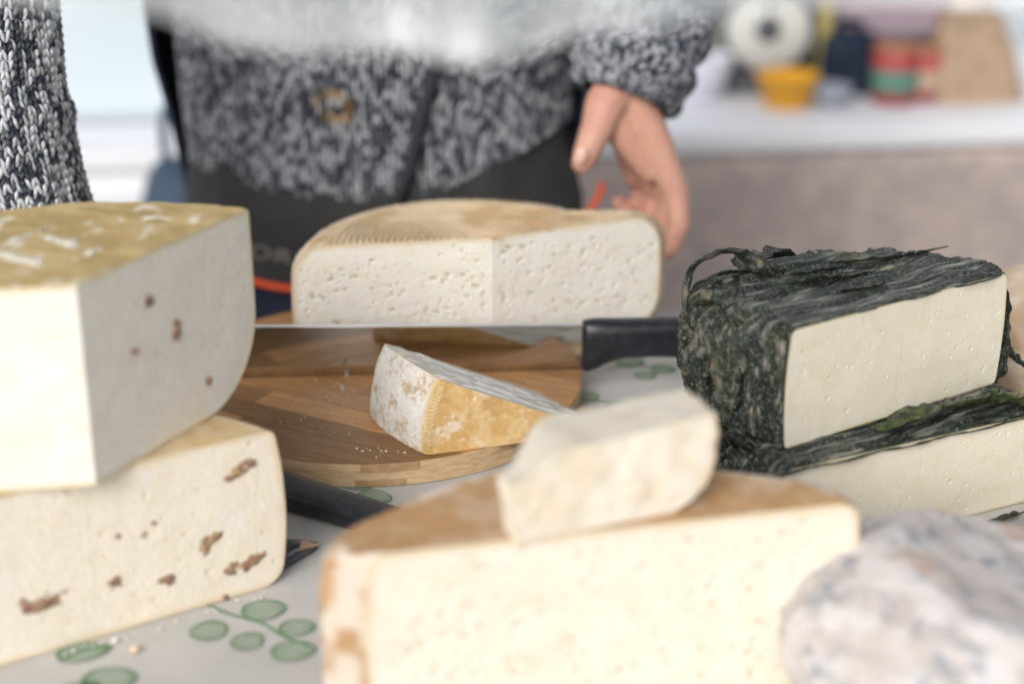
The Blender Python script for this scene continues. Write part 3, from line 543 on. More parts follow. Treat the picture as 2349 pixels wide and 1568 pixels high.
# ------------------------------------------------------------------ bamboo board, knives, crumbs
def stave_mat(i, rg):
    k = (.58, .72, .85, .95, 1.05, 1.18, 1.3)[i]; b = np.array((.50, .265, .11))*k
    m = mat('stave_top', tuple(b), .42, spec=.45, noise=(30, tuple(b*(.58, .52, .45)), .42, .66, (1.2, 34, 34)), bump=(420, .12, .0006)); return m
edge_m = mat('bamboo_edge', (.68, .50, .30), .6, noise=(90, (.52, .35, .19), .4, .7, (1, 1, 6)), bump=(1300, .6, .0008))
edge_d = mat('bamboo_edge_brown', (.42, .26, .13), .6, noise=(110, (.54, .36, .2), .45, .7), bump=(1300, .6, .0008))
BC, BR = (-.117, 1.322), .1765
bd = thing('cutting_board', 'round brown bamboo cutting board with pale laminated edge', 'cutting board', (BC[0], BC[1], .0008))
rg = np.random.default_rng(5); tops = [stave_mat(i, rg) for i in range(7)]
def stave(b0, b1, c0, c1, z0, z1, ang, top, R_, side):
    """a strip between the lines b0..b1 (across) and c0..c1 (along), cut by the board's circle"""
    pts = []
    def lim(b): return math.sqrt(max(0, R_*R_-b*b))
    bs = np.linspace(b0, b1, 9)
    right = [(min(c1, lim(b)), b) for b in bs]; left = [(max(c0, -lim(b)), b) for b in bs[::-1]]
    poly = []
    for p in right+left:
        if not poly or math.hypot(p[0]-poly[-1][0], p[1]-poly[-1][1]) > 2e-4: poly.append(p)
    if math.hypot(poly[0][0]-poly[-1][0], poly[0][1]-poly[-1][1]) < 2e-4: poly.pop()
    ar = .5*sum(poly[k-1][0]*poly[k][1]-poly[k][0]*poly[k-1][1] for k in range(len(poly)))
    if len(poly) < 3 or abs(ar) < 4e-5: return
    bm = bmesh.new(); ca, sa = math.cos(ang), math.sin(ang); f = bm.faces.new([bm.verts.new((a, b, z0)) for a, b in poly])
    r = bmesh.ops.extrude_face_region(bm, geom=[f]); 
    for v in r['geom']:
        if isinstance(v, bmesh.types.BMVert): v.co.z = z1
    bmesh.ops.recalc_face_normals(bm, faces=bm.faces); te = [e for e in bm.edges if all(v.co.z > z1-1e-6 for v in e.verts)]
    bmesh.ops.bevel(bm, geom=te, offset=.0003, segments=1, affect='EDGES')
    for fc in bm.faces: fc.material_index = 0 if fc.normal.z > .3 else 1
    me = bm_mesh(bm); o = link('stave', me, top, bd, False, (0, 0, 0), (0, 0, ang)); me.materials.append(side)
w = .0275; nb = int(2*BR/w)+2
for i in range(nb):                                          # top layer: long staves, some butted end to end
    b0 = -BR-.004+i*w; cuts = [-1, rg.uniform(-.1, .1), 1] if i % 2 else [-1, 1]
    for c0, c1 in zip(cuts[:-1], cuts[1:]): stave(b0+.00003, b0+w-.00003, c0+.0001, c1-.0001, .0118, .0192+rg.uniform(-.0001, .0001), R(-29), tops[rg.integers(7)], BR, edge_m if rg.random() > .35 else edge_d)
for lay, (z0, z1, ww, an) in enumerate(((.0060, .01165, .031, 61), (0, .00585, .034, 66))):
    off = rg.uniform(0, ww)
    for i in range(int(2*BR/ww)+2):
        b0 = -BR-off+i*ww
        cuts = [-1, rg.uniform(-.03, .05), 1]
        for c0, c1 in zip(cuts[:-1], cuts[1:]): stave(b0+.0001, b0+ww-.0001, c0, c1-.0002, z0, z1, R(an), edge_m, BR-.0006, edge_m if rg.random() > .3 else edge_d)

def loft(secs, n=28, ex=3.0):                                # sections (x, zc, half height, half width) along x, capped
    a = np.linspace(0, 2*np.pi, n, endpoint=False); G = []
    for x, zc, hh, hw_ in secs:
        c, s = np.cos(a), np.sin(a); k = (np.abs(c)**ex+np.abs(s)**ex)**(-1/ex); G.append(np.stack([0*a+x, hw_*c*k, zc+hh*s*k], -1))
    G = np.array(G); V = np.concatenate([G.reshape(-1, 3), [G[0].mean(0)], [G[-1].mean(0)]]); F = gridf(len(secs), n, wrap=True).tolist(); k = len(secs)*n
    for j in range(n): F.append([k, (j+1) % n, j]); F.append([k+1, k-n+j, k-n+(j+1) % n])
    bm = bmesh.new(); vv = [bm.verts.new(v) for v in V]
    for f in F: bm.faces.new([vv[i] for i in f])
    return bm_mesh(bm)
k0, k1 = onz(560, 868, ZB), onz(1312, 850, ZB); kd = (k1-k0); kang = math.atan2(kd[1], kd[0]); kn = thing('cheese_knife', 'long bladed cheese knife with black handle standing on the board edge', 'knife', tuple(k0[:2])+(ZB+.0008,), (R(2.0), 0, kang))
bl0, bl1 = -.05, .293
n = 40; xs = np.linspace(bl0, bl1, n); hb = .0475-.0055*(xs-0)/.29
hb = hb*np.sqrt(np.clip((xs-bl0)/.02, 0.02, 1))
prof = [(0, .00012), (.22, .0008), (.55, .00105), (.97, .0011), (1., .0009)]
G = np.array([[(x, s*t, zf*h_) for zf, t in prof for s in (1,)]+[(x, -t, zf*h_) for zf, t in prof[::-1]] for x, h_ in zip(xs, hb)])
bme = mesh(G, gridf(n, 10, wrap=True, flip=True)); bo = link('blade', bme, M['steel'], kn, False)
Gs = [(x, 0, h_+.0001) for x, h_ in zip(xs[3:], hb[3:])]; link('spine', tube(Gs, .0010, 6), M['spine'], kn)
link('handle', loft([(.286, .0235, .0205, .006), (.2875, .0230, .0225, .009), (.291, .0227, .0232, .0105), (.298, .0242, .0222, .0115), (.306, .0262, .0198, .012), (.320, .0285, .0170, .0122), (.345, .0288, .0165, .0125), (.38, .0280, .0172, .0128), (.405, .0270, .0180, .0125), (.42, .0262, .0176, .0118), (.425, .0258, .0150, .009)]), M['blackpl'], kn)
# knife handle and dark blade tip on the cloth behind the walnut cheese
def lay_knife(name, label, p_from, p_to, hw_, body, ln, kind):
    a, b = onz(*p_from, .006), onz(*p_to, .006); d = b-a; ang = math.atan2(d[1], d[0]); t = thing(name, label, 'knife', (a[0], a[1], .0012), (0, 0, ang)); return t, np.linalg.norm(d)
t1, L1 = lay_knife('black_handled_knife', 'knife with flat black handle lying on the cloth before the board', (600, 1118), (850, 1195), 0, 0, 0, 0)
link('handle', loft([(-.02, .009, .0085, .012), (-.015, .009, .009, .015), (.02, .009, .009, .0155), (L1*.6, .009, .0088, .0150), (L1, .0085, .0085, .0150), (L1+.03, .0085, .0083, .0155), (L1+.05, .0085, .007, .0145), (L1+.054, .0085, .004, .011)], ex=4), M['blackpl'], t1)
link('blade', mesh([(-.16, -.002, .008), (-.021, -.015, .008), (-.021, .012, .008), (-.15, .012, .008), (-.16, -.002, .0095), (-.021, -.015, .0095), (-.021, .012, .0095), (-.15, .012, .0095)], [[3, 2, 1, 0], [4, 5, 6, 7], [0, 1, 5, 4], [1, 2, 6, 5], [2, 3, 7, 6], [3, 0, 4, 7]]), M['steel'], t1, False)
t2, L2 = lay_knife('dark_bladed_knife', 'dark glossy knife with tan reflection painted on its tip poking out behind the walnut cheese', (540, 1262), (728, 1245), 0, 0, 0, 0)
xs = np.linspace(-.06, L2, 24); up_ = np.minimum(.018, .001+.9*np.sqrt(np.clip(L2-xs, 0, 1))*.085); lo_ = -np.minimum(.026, .001+.5*np.clip(L2-xs, 0, 1)*1.9)
G = np.stack([np.stack([xs, lo_, 0*xs+.001], -1), np.stack([xs, lo_*.7, 0*xs+.0038], -1), np.stack([xs, up_*.5, 0*xs+.0055], -1), np.stack([xs, up_, 0*xs+.004], -1), np.stack([xs, up_, 0*xs+.001], -1)], 1)
link('blade', mesh(G, gridf(24, 5, wrap=True)), M['bladedark'], t2)
link('tip_glint', mesh([(L2-.013, -.008, .0062), (L2+.001, -.0006, .0048), (L2-.002, .004, .0050), (L2-.011, .0035, .0062), (L2-.013, -.008, .0045), (L2+.001, -.0006, .0035), (L2-.002, .004, .0035), (L2-.011, .0035, .0045)], [[3, 2, 1, 0][::-1], [0, 1, 5, 4], [1, 2, 6, 5], [2, 3, 7, 6], [3, 0, 4, 7]]), mat('tip_reflection', (.50, .33, .2), .4), t2, False)  # tan piece paints the wood colour reflected at the blade's end
link('handle', loft([(-.18, .009, .006, .010), (-.175, .009, .008, .013), (-.08, .009, .008, .012), (-.06, .0075, .006, .010)]), M['blackpl'], t2)

crm = mat('crumb', (.80, .76, .68), .7, sss=.2, bump=(800, .5, .001))
def crumb_into(bm, p, r, sd):
    r_ = bmesh.ops.create_icosphere(bm, subdivisions=1, radius=1); g = np.random.default_rng(sd); s = g.uniform(.6, 1.5, 3)*r; s[2] = min(s[2], r*.8)
    for v in r_['verts']: v.co = Vector((p[0]+v.co.x*s[0]*g.uniform(.7, 1.2), p[1]+v.co.y*s[1]*g.uniform(.7, 1.2), p[2]+s[2]*.8+v.co.z*s[2]*.8))
bm = bmesh.new(); g = np.random.default_rng(77)
for cx, cy, sx, sy, nn, r in ((770, 895, 40, 30, 16, .0009), (760, 925, 60, 30, 12, .0008), (885, 1036, 55, 14, 16, .0008), (700, 960, 120, 60, 22, .0005), (1100, 880, 160, 20, 14, .0006)):
    for _ in range(nn): crumb_into(bm, onz(cx+g.normal()*sx*.6, cy+g.normal()*sy*.6, ZB+.0002), r*g.uniform(.5, 1.6), int(g.integers(1e6)))
for _ in range(34):
    t = g.random(); crumb_into(bm, onz(120+t*490, 1505-t*150+abs(g.normal())*9, .0012), .0008*g.uniform(.4, 1.7), int(g.integers(1e6)))
prop(link('cheese_crumbs', bm_mesh(bm), crm), 'fine pale cheese crumbs scattered on board and cloth', 'crumbs', kind='stuff')
for (px, py, r, lab, c) in ((263, 1472, .0030, 'white cheese crumb on the cloth below the walnut cheese', (.84, .82, .78)), (312, 1493, .0036, 'tan walnut crumb on the cloth below the walnut cheese', (.74, .56, .38)), (728, 1122, .0035, 'yellow rind crumb on the black knife handle end', (.45, .30, .08))):
    bm = bmesh.new(); crumb_into(bm, (0, 0, 0), r, px); bmesh.ops.subdivide_edges(bm, edges=bm.edges[:], cuts=1, use_grid_fill=True)
    z = .0012 if px != 728 else .0012; p = onz(px, py, z); prop(link('crumb', bm_mesh(bm), mat('crumb_c', c, .7, noise=(300, tuple(np.array(c)*.8), .4, .7)), loc=tuple(p)), lab, 'crumb')

# ------------------------------------------------------------------ the man behind the table
per = thing('person', 'person in grey marled knit sweater and charcoal apron, one hand hanging down', 'person', (-.147, 1.80, -.9))
def pl_(o): o.parent = per; o.matrix_parent_inverse = Matrix.Translation((.147, -1.80, .9)); return o
TC = np.array((-.147, 1.80))
def tw_(z): return 1+.05*np.sin(np.clip((z+.05)/.5, 0, 1)*np.pi)         # belly
def torso(phi, z, a=.197, b=.135): k = tw_(z); return np.stack([TC[0]+a*k*np.sin(phi), TC[1]-b*k*np.cos(phi), z+0*phi], -1)
def oncyl(px, py, a, b):                                     # pixel to the front of an upright elliptic cylinder
    d = ray(px, py); o = np.array((0, 0, CAM_H)); A_ = (d[0]/a)**2+(d[1]/b)**2; B_ = 2*((o[0]-TC[0])*d[0]/a**2+(o[1]-TC[1])*d[1]/b**2); C_ = ((o[0]-TC[0])/a)**2+((o[1]-TC[1])/b)**2-1
    q = B_*B_-4*A_*C_; t = (-B_-math.sqrt(max(q, 0)))/(2*A_); return o+d*t
def phi_of(p, a, b): return math.atan2((p[0]-TC[0])/a, (TC[1]-p[1])/b)
hp = [oncyl(x, y, .2, .138) for x, y in ((447, 372), (500, 395), (640, 440), (780, 462), (900, 464), (1000, 442), (1100, 392), (1200, 335), (1262, 285))]
hphi = np.array([phi_of(p, .2, .138) for p in hp]); hz = np.array([p[2] for p in hp])
def hem(phi): return np.interp(phi, hphi, hz)
# ground layer of the sweater and the stitches on it
ph = np.linspace(-np.pi, np.pi, 120); vv = np.linspace(0, 1, 40); PH, VV = np.meshgrid(ph, vv, indexing='ij'); Zt = hem(PH)-.004+VV*(.62-hem(PH))
G = torso(PH, Zt, .190, .128); sh = np.clip((Zt-.42)/.2, 0, 1); G[..., :2] = TC+(G[..., :2]-TC)*(1-.25*sh**2)[..., None]
sw = pl_(link('sweater', mesh(G, gridf(*PH.shape)), M['under']))
def knit(surf, nu, nv, W, Hh, seed, light, name, parent, dark=(.020, .026, .042), lightc=(.44, .46, .50), fat=.30, tint=None, nseg=5, sides=5):
    """rows and columns of V stitches on surf(u, v); nu x nv stitches; W, Hh their size in metres"""
    I, J = np.meshgrid(np.arange(nu), np.arange(nv), indexing='ij'); u = (I+.5)/nu; v = (J+.5)/nv; e = 1e-3
    P0 = surf(u, v); du = (surf(u+e, v)-surf(u-e, v)); dv = (surf(u, v+e)-surf(u, v-e)); du /= np.linalg.norm(du, axis=-1, keepdims=True); dv /= np.linalg.norm(dv, axis=-1, keepdims=True)
    nn = np.cross(du, dv); nn /= np.linalg.norm(nn, axis=-1, keepdims=True)
    g = np.random.default_rng(seed); V, C = [], []
    t = np.linspace(0, 1, nseg); an = np.linspace(0, 2*np.pi, sides, endpoint=False)
    for sgn in (-1, 1):
        jit = g.normal(0, .07, I.shape+(3,)); ba = sgn*(.48-.40*(1-t)**1.2); bb = -.72+1.5*t; bh = .32*np.sin(np.pi*t)-.05
        cx = ba[None, None]+jit[..., :1]*.5; cy = bb[None, None]+jit[..., 1:2]*.6; cz = bh[None, None]*(1+jit[..., 2:3])
        cen = P0[..., None, :]+du[..., None, :]*(cx*W)[..., None]+dv[..., None, :]*(cy*Hh)[..., None]+nn[..., None, :]*(cz*W)[..., None]
        rad = fat*W*(.35+.65*np.sin(np.pi*np.clip(t*.92+.04, 0, 1))**.6)*1.0
        sdir = du*1.; ring = cen[..., None, :]+(rad[:, None]*np.cos(an)[None])[None, None, ..., None]*du[:, :, None, None]*.9+(rad[:, None]*np.sin(an)[None])[None, None, ..., None]*nn[:, :, None, None]
        V.append(ring.reshape(-1, nseg*sides, 3))
        cl_ = vn(np.stack([I*.9+sgn*.3, J*2.3+0., 0*I+seed], -1), seed); rn = g.random(I.shape); base = st(light[0], light[1], .30*cl_+.70*rn)
        tt = t[None, None, :, None]+0*an[None, None, None]; ply = .5+.5*np.sin(2*np.pi*(1.6*tt+rn[..., None, None]*3)+an[None, None, None]*1.0); val = np.clip(base[..., None, None]*.85+.35*(ply-.5), 0, 1)
        cc = mix(np.array(dark)*np.ones(val.shape+(3,)), lightc, val)
        if tint is not None: cc = tint(P0, cc)
        C.append(cc.reshape(-1, nseg*sides, 3))
    V = np.concatenate(V); C = np.concatenate(C); f = gridf(nseg, sides, wrap=True, flip=True); k = len(V)
    F = (f[None]+(np.arange(k)*nseg*sides)[:, None, None]).reshape(-1, 4)
    o = link(name, mesh(V, F, C), M['yarn'], parent); o['kind'] = 'stuff'; return o
def surf_front(u, v):
    phi = -1.75+3.5*u; z = hem(phi)+v*.40; fold = .006*(fbm(np.stack([phi*2.2, z*9, 0*z], -1), 2, 501)-.5)*2
    G = torso(phi, z); G[..., :2] = TC+(G[..., :2]-TC)*(1+fold/.17)[..., None]; return G
reflection_c = oncyl(768, 243, .2, .138)  # centre of a reflection, painted as an ochre ring into the stitch colours
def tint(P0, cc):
    dx, dz = (P0[..., 0]-reflection_c[0]), (P0[..., 2]-reflection_c[2]); r = np.hypot((dx+.35*dz)/.019, (dz-.1*dx)/.021); w_ = (st(1.05, .85, r)*st(.35, .6, r)*.75)[..., None, None]
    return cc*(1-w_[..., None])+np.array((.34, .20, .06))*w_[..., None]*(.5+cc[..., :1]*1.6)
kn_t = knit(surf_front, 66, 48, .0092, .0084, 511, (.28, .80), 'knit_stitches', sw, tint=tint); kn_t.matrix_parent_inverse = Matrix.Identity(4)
zp = [oncyl(x, y, .212, .150) for x, y in ((1004, -60), (1003, 60), (996, 160), (978, 235), (958, 310), (940, 390), (918, 440), (908, 466))]
link('zipper', tube(spline(zp, 40), .0062, 8, flat=.7), M['zip'], sw)
# sleeves
def tubesurf(path, rads, bumps):
    P = spline(path, 200); s_ = np.linspace(0, 1, 200); T = np.gradient(P, axis=0); T /= np.linalg.norm(T, axis=1, keepdims=True)
    N = []; n0 = np.cross(T[0], (0, 1., 0)); 
    for t in T: n0 = n0-t*np.dot(n0, t); n0 /= np.linalg.norm(n0); N.append(n0)
    N = np.array(N); B = np.cross(T, N); rr = np.interp(s_, np.linspace(0, 1, len(rads)), rads)
    def f(u, v, k=1.0):
        u, v = np.broadcast_arrays(u, v); vc = np.clip(v, 0, 1); gi = lambda A_: np.stack([np.interp(vc, s_, A_[:, c]) for c in range(3)], -1)
        r = np.interp(vc, s_, rr)*k+bumps(u, vc); a = 2*np.pi*u
        return gi(P)+r[..., None]*(gi(N)*np.cos(a)[..., None]+gi(B)*np.sin(a)[..., None])
    return f
pathL = [(-.395, 1.315, .055), (-.408, 1.332, .14), (-.424, 1.345, .24), (-.432, 1.37, .34), (-.45, 1.45, .43), (-.42, 1.60, .50), (-.36, 1.74, .55)]
fL = tubesurf(pathL, [.056, .060, .058, .060, .066, .072, .075], lambda u, v: .0045*np.exp(-((v-.325)/.018)**2)+.004*(fbm(np.stack([np.cos(2*np.pi*u)*2, np.sin(2*np.pi*u)*2, v*10], -1), 3, 521)-.5)*2)
fR = tubesurf([ony(1432, 222, 1.60), ony(1452, 165, 1.61), ony(1478, 80, 1.63), ony(1500, -10, 1.66), ony(1490, -150, 1.70), ony(1420, -330, 1.76)], [.045, .054, .060, .062, .064, .07], lambda u, v: .003*np.sin(v*34)+.006*(fbm(np.stack([np.cos(2*np.pi*u)*2, np.sin(2*np.pi*u)*2, v*9], -1), 3, 531)-.5)*2)
for nm, f_, nu, nv, W, Hh, sd_k, lt in (('sleeve', fL, 50, 92, .0076, .0074, 541, (.30, .62)), ('sleeve', fR, 36, 50, .0095, .0088, 551, (.28, .80))):
    U, Vv = np.meshgrid(np.linspace(0, 1, 48, endpoint=False), np.linspace(0, 1, 70), indexing='ij'); G = f_(U, Vv, 1.)*1.0; c_ = G.mean(0, keepdims=True); G = c_+(G-c_)*.955
    o = pl_(link(nm, mesh(np.swapaxes(G, 0, 1), gridf(70, 48, wrap=True)), M['under']))
    s2 = o.modifiers.new('t', 'SOLIDIFY'); s2.thickness = .004
    k_ = knit(f_, nu, nv, W, Hh, sd_k, lt, 'knit_stitches', o, lightc=(.68, .70, .74) if f_ is fL else (.44, .46, .50), dark=(.012, .02, .038)); k_.matrix_parent_inverse = Matrix.Identity(4)
# apron with orange piping and lettering, navy gilet and trousers
pp = [oncyl(x, y, .224, .158) for x, y in ((470, 612), (520, 630), (585, 645), (670, 661), (850, 672), (1050, 650), (1220, 590), (1330, 500), (1366, 455), (1378, 420))]
pphi = np.array([phi_of(p, .224, .158) for p in pp]); pz = np.array([p[2] for p in pp])
ph = np.linspace(-1.7, pphi.max(), 90); vv = np.linspace(0, 1, 26); PH, VV = np.meshgrid(ph, vv, indexing='ij'); o_ = np.argsort(pphi); zb_ = np.interp(PH, pphi[o_], pz[o_]); zt_ = np.maximum(hem(PH)+.03, zb_+.004)
Zt = zb_+VV*(zt_-zb_); wr = .004*(fbm(np.stack([PH*5+Zt*12, Zt*26, 0*Zt], -1), 3, 561)-.5)*2; k_ = (.222-.022*VV)+wr
G = np.stack([TC[0]+k_*np.sin(PH), TC[1]-(k_-.066+.004*VV)*np.cos(PH), Zt], -1)
ap_ = pl_(link('apron', mesh(G, gridf(*PH.shape)), M['apron'])); s2 = ap_.modifiers.new('t', 'SOLIDIFY'); s2.thickness = .003; s2.offset = -1
link('piping', tube(spline([(*(TC+(p[:2]-TC)*1.01), p[2]) for p in pp], 90), .0036, 8), M['orange'], ap_)
fc = bpy.data.curves.new('word', 'FONT'); fc.body = 'ORM'; fc.size = .0235; fc.shear = .18; fc.space_character = 1.05; fc.extrude = .0004; fc.resolution_u = 4
to = bpy.data.objects.new('word', fc); col.objects.link(to); bpy.context.view_layer.update(); wme = bpy.data.meshes.new_from_object(to.evaluated_get(bpy.context.evaluated_depsgraph_get())); bpy.data.objects.remove(to)
V = np.empty(len(wme.vertices)*3, np.float32); wme.vertices.foreach_get('co', V); V = V.reshape(-1, 3).astype(float)
l0 = oncyl(566, 588, .225, .160); f0 = phi_of(l0, .225, .160); ds = V[:, 0]*1.28; phw = f0+ds/.178; W3 = np.stack([TC[0]+(.2245+V[:, 2])*np.sin(phw), TC[1]-(.1595+V[:, 2])*np.cos(phw), l0[2]+V[:, 1]*.92-.06*ds], -1); setv(wme, W3); wme.materials.clear(); link('lettering', wme, M['letter'], ap_, False)
def shell(a_of, b, p0, p1, z0, z1, m, name):
    PH, Zz = np.meshgrid(np.linspace(p0, p1, 50), np.linspace(z0, z1, 30), indexing='ij'); a = a_of(Zz); G = np.stack([TC[0]+a*np.sin(PH), TC[1]+.02-b*np.cos(PH), Zz], -1)
    o = pl_(link(name, mesh(G, gridf(*PH.shape)), m)); s = o.modifiers.new('t', 'SOLIDIFY'); s.thickness = .006; return o
shell(lambda z: np.interp(z, [-.05, .05, .12, .19, .26, .6], [.205, .212, .222, .238, .243, .245]), .150, 1.32, 2*np.pi-1.32, .03, .6, M['navy'], 'gilet')
G = []
tro = mesh(*(lambda Vq: (Vq, gridf(30, 48, wrap=True)))(np.stack([np.stack([TC[0]+.205*np.cos(a)*np.ones(30), TC[1]+.145*np.sin(a)*np.ones(30), np.linspace(.06, -.42, 30)], -1) for a in np.linspace(0, 2*np.pi, 48, endpoint=False)], 1)))
pl_(link('trousers', tro, M['navy']))
for sx in (-1, 1): pl_(link('trouser_leg', tube(spline([(TC[0]+sx*.1, 1.80, -.38), (TC[0]+sx*.11, 1.79, -.6), (TC[0]+sx*.115, 1.81, -.86)], 20), np.linspace(.105, .075, 20), 20), M['navy']))
for sx in (-1, 1): pl_(link('shoe', tube(spline([(TC[0]+sx*.115, 1.86, -.858), (TC[0]+sx*.118, 1.78, -.858), (TC[0]+sx*.125, 1.66, -.868)], 14), .04*np.sin(np.linspace(.5, 2.4, 14)), 14), M['blackpl']))
# body: head, neck, trunk, arms and the two hands, grown together into one skin
def balls(bm, chain, f=.3):
    for (a, ra), (b, rb_) in zip(chain[:-1], chain[1:]):
        a, b = np.array(a, float), np.array(b, float); L = np.linalg.norm(b-a); k = max(2, int(L/(f*min(ra, rb_)))+1)
        for t in np.linspace(0, 1, k):
            c = a+(b-a)*t; rr = ra+(rb_-ra)*t; bmesh.ops.create_icosphere(bm, subdivisions=2, radius=rr, matrix=Matrix.Translation(tuple(c)))
def fuse(chains, vox, it):
    bm = bmesh.new()
    for c in chains: balls(bm, c)
    me = bm_mesh(bm); o = bpy.data.objects.new('tmp', me); col.objects.link(o); m1 = o.modifiers.new('r', 'REMESH'); m1.mode = 'VOXEL'; m1.voxel_size = vox; m2 = o.modifiers.new('s', 'SMOOTH'); m2.factor = .5; m2.iterations = it
    bpy.context.view_layer.update(); r = bpy.data.meshes.new_from_object(o.evaluated_get(bpy.context.evaluated_depsgraph_get())); bpy.data.objects.remove(o); return r
HY = 1.60
def q(px, py, dy, r): return (ony(px, py, HY+dy), r)
wr_ = q(1446, 205, .0, .0245)
hand = [
 [q(1480, 60, .03, .034), q(1458, 150, .012, .031), wr_],
 [q(1446, 210, -.010, .022), q(1506, 330, -.018, .0165), q(1552, 446, -.026, .0138), q(1557, 518, -.036, .0120), q(1538, 568, -.040, .0104), q(1504, 590, -.040, .0084)],
 [q(1446, 212, -.004, .021), q(1498, 340, -.003, .0160), q(1536, 458, -.004, .0130), q(1522, 545, -.010, .0114), q(1488, 560, -.012, .0100), q(1464, 528, -.012, .0084)],
 [q(1444, 214, .006, .020), q(1478, 345, .014, .0155), q(1506, 452, .017, .0122), q(1484, 524, .012, .0106), q(1452, 522, .010, .0094), q(1438, 486, .010, .0080)],
 [q(1440, 214, .012, .019), q(1456, 345, .028, .0150), q(1474, 436, .034, .0112), q(1452, 496, .032, .0096), q(1430, 490, .030, .0084), q(1420, 462, .030, .0072)],
 [q(1415, 205, -.012, .023), q(1388, 245, -.024, .0210), q(1372, 290, -.034, .0172), q(1356, 325, -.042, .0146), q(1346, 350, -.046, .0136), q(1336, 374, -.050, .0108)],
 [q(1392, 250, -.020, .0180), q(1440, 318, -.018, .0172), q(1492, 390, -.018, .0132)],
 [q(1400, 262, -.02, .0160), q(1440, 335, -.012, .0140), q(1462, 372, -.006, .0105)],
 [q(1424, 250, .004, .018), q(1440, 330, .018, .0155), q(1456, 400, .026, .0125)],
]
hm = fuse(hand, .0019, 4)
lh = [[((-.405, 1.34, .20), .034), ((-.392, 1.31, .075), .028)], [((-.392, 1.31, .07), .022), ((-.375, 1.275, .018), .014), ((-.36, 1.235, .012), .0105), ((-.355, 1.20, .0095), .0085)], [((-.397, 1.31, .07), .022), ((-.395, 1.272, .018), .014), ((-.39, 1.228, .012), .0105), ((-.388, 1.19, .0095), .0085)], [((-.402, 1.31, .07), .022), ((-.415, 1.275, .018), .013), ((-.418, 1.23, .012), .0100), ((-.418, 1.197, .0095), .0082)], [((-.407, 1.31, .07), .020), ((-.433, 1.282, .017), .012), ((-.444, 1.245, .011), .009), ((-.447, 1.218, .009), .0075)], [((-.385, 1.31, .065), .02), ((-.36, 1.29, .022), .015), ((-.335, 1.268, .014), .0115), ((-.325, 1.25, .0115), .0095)]]
lm = fuse(lh, .003, 4)
HX = TC[0]
bodyc = [[((HX, 1.80, -.05), .115), ((HX, 1.80, .25), .115), ((HX, 1.81, .48), .11), ((HX, 1.80, .56), .07), ((HX, 1.79, .66), .056), ((HX, 1.785, .72), .06)], [((HX-.08, 1.81, .5), .075), ((HX-.2, 1.80, .52), .06)], [((HX+.08, 1.81, .5), .075), ((HX+.2, 1.80, .52), .06)],
 [((HX, 1.775, .74), .07), ((HX, 1.78, .80), .088), ((HX, 1.79, .85), .09)], [((HX, 1.70, .77), .018), ((HX, 1.692, .80), .012)], [((HX-.088, 1.79, .78), .012), ((HX-.09, 1.80, .81), .016)], [((HX+.088, 1.79, .78), .012), ((HX+.09, 1.80, .81), .016)],
 [((HX-.2, 1.80, .52), .06), ((-.44, 1.47, .43), .045), ((-.405, 1.34, .20), .036)], [((HX+.2, 1.80, .52), .06), (tuple(ony(1490, -150, 1.70)), .045), (tuple(ony(1480, 60, 1.63)), .036)]]
tm = fuse(bodyc, .014, 3)
parts = []
for m_ in (tm, hm, lm):
    V = np.empty(len(m_.vertices)*3, np.float32); m_.vertices.foreach_get('co', V); parts.append((V.reshape(-1, 3).astype(float), [list(p.vertices) for p in m_.polygons]))
Vs, Fs, off = [], [], 0
for V, F in parts: Vs.append(V); Fs += [[i+off for i in f] for f in F]; off += len(V)
V = np.concatenate(Vs); n1 = fbm(V*38, 3, 601); n2 = fbm(V*140, 3, 602)
C = mix(np.array((.58, .33, .245))*np.ones(V.shape), (.56, .285, .23), .7*st(.36, .68, n1)); C = C*(.92+.16*n2)[:, None]
low = st(.11, -.01, V[:, 2])*(V[:, 0] > .02); C = mix(C, (.62, .25, .22), .55*low)
pl_(link('body', mesh(V, Fs, C), M['skin']))
# thumb nail
npos = ony(1331, 358, HY-.0625); bm = bmesh.new(); bmesh.ops.create_uvsphere(bm, u_segments=16, v_segments=10, radius=1); me = bm_mesh(bm)
nb_ = pl_(link('thumb_nail', me, M['nail'])); nb_.scale = (.0062, .0022, .0085); nb_.location = tuple(npos); nb_.rotation_euler = (R(-8), R(20), R(-18))
hb = fuse([[((HX, 1.80, .83), .096), ((HX, 1.815, .86), .092), ((HX, 1.82, .80), .092), ((HX, 1.84, .74), .07)]], .01, 3); pl_(link('hair', hb, mat('hair', (.06, .045, .035), .7, bump=(200, .6, .004))))

# ------------------------------------------------------------------ things on the back counter
CZ = -.12
def at(px, y, z=CZ): d = ray(px, 200); return ((d[0]/d[1])*y, y, z)
def cup(name, label, cat, loc, prof, m, n=36): t = prop(link(name, lathe(prof, n), m, loc=loc), label, cat); return t
cup('white_bowl', 'small white bowl on the back counter beside the dial scale', 'bowl', at(1603, 2.93), [(0, 0), (.03, 0), (.033, .004), (.05, .04), (.058, .075), (.055, .075), (.047, .04), (.03, .008), (0, .008)], mat('china', (.75, .74, .85), .3))
ds = thing('dial_scale', 'kitchen scale with round white dial on the back counter', 'scale', at(1752, 3.0), (0, 0, R(-4)))
dm = mat('scale_body', (.10, .105, .12), .5); dw = mat('dial_white', (.72, .72, .68), .5); dg = mat('scale_green', (.22, .27, .14), .5)
box('base', (-.07, .07, -.05, .05, 0, .03), dm, ds, .006)
link('drum', lathe([(0, -.035), (.082, -.035), (.09, -.028), (.09, .02), (.085, .028), (0, .028)], 48), dm, ds, loc=(0, 0, .112), rot=(R(90), 0, 0))
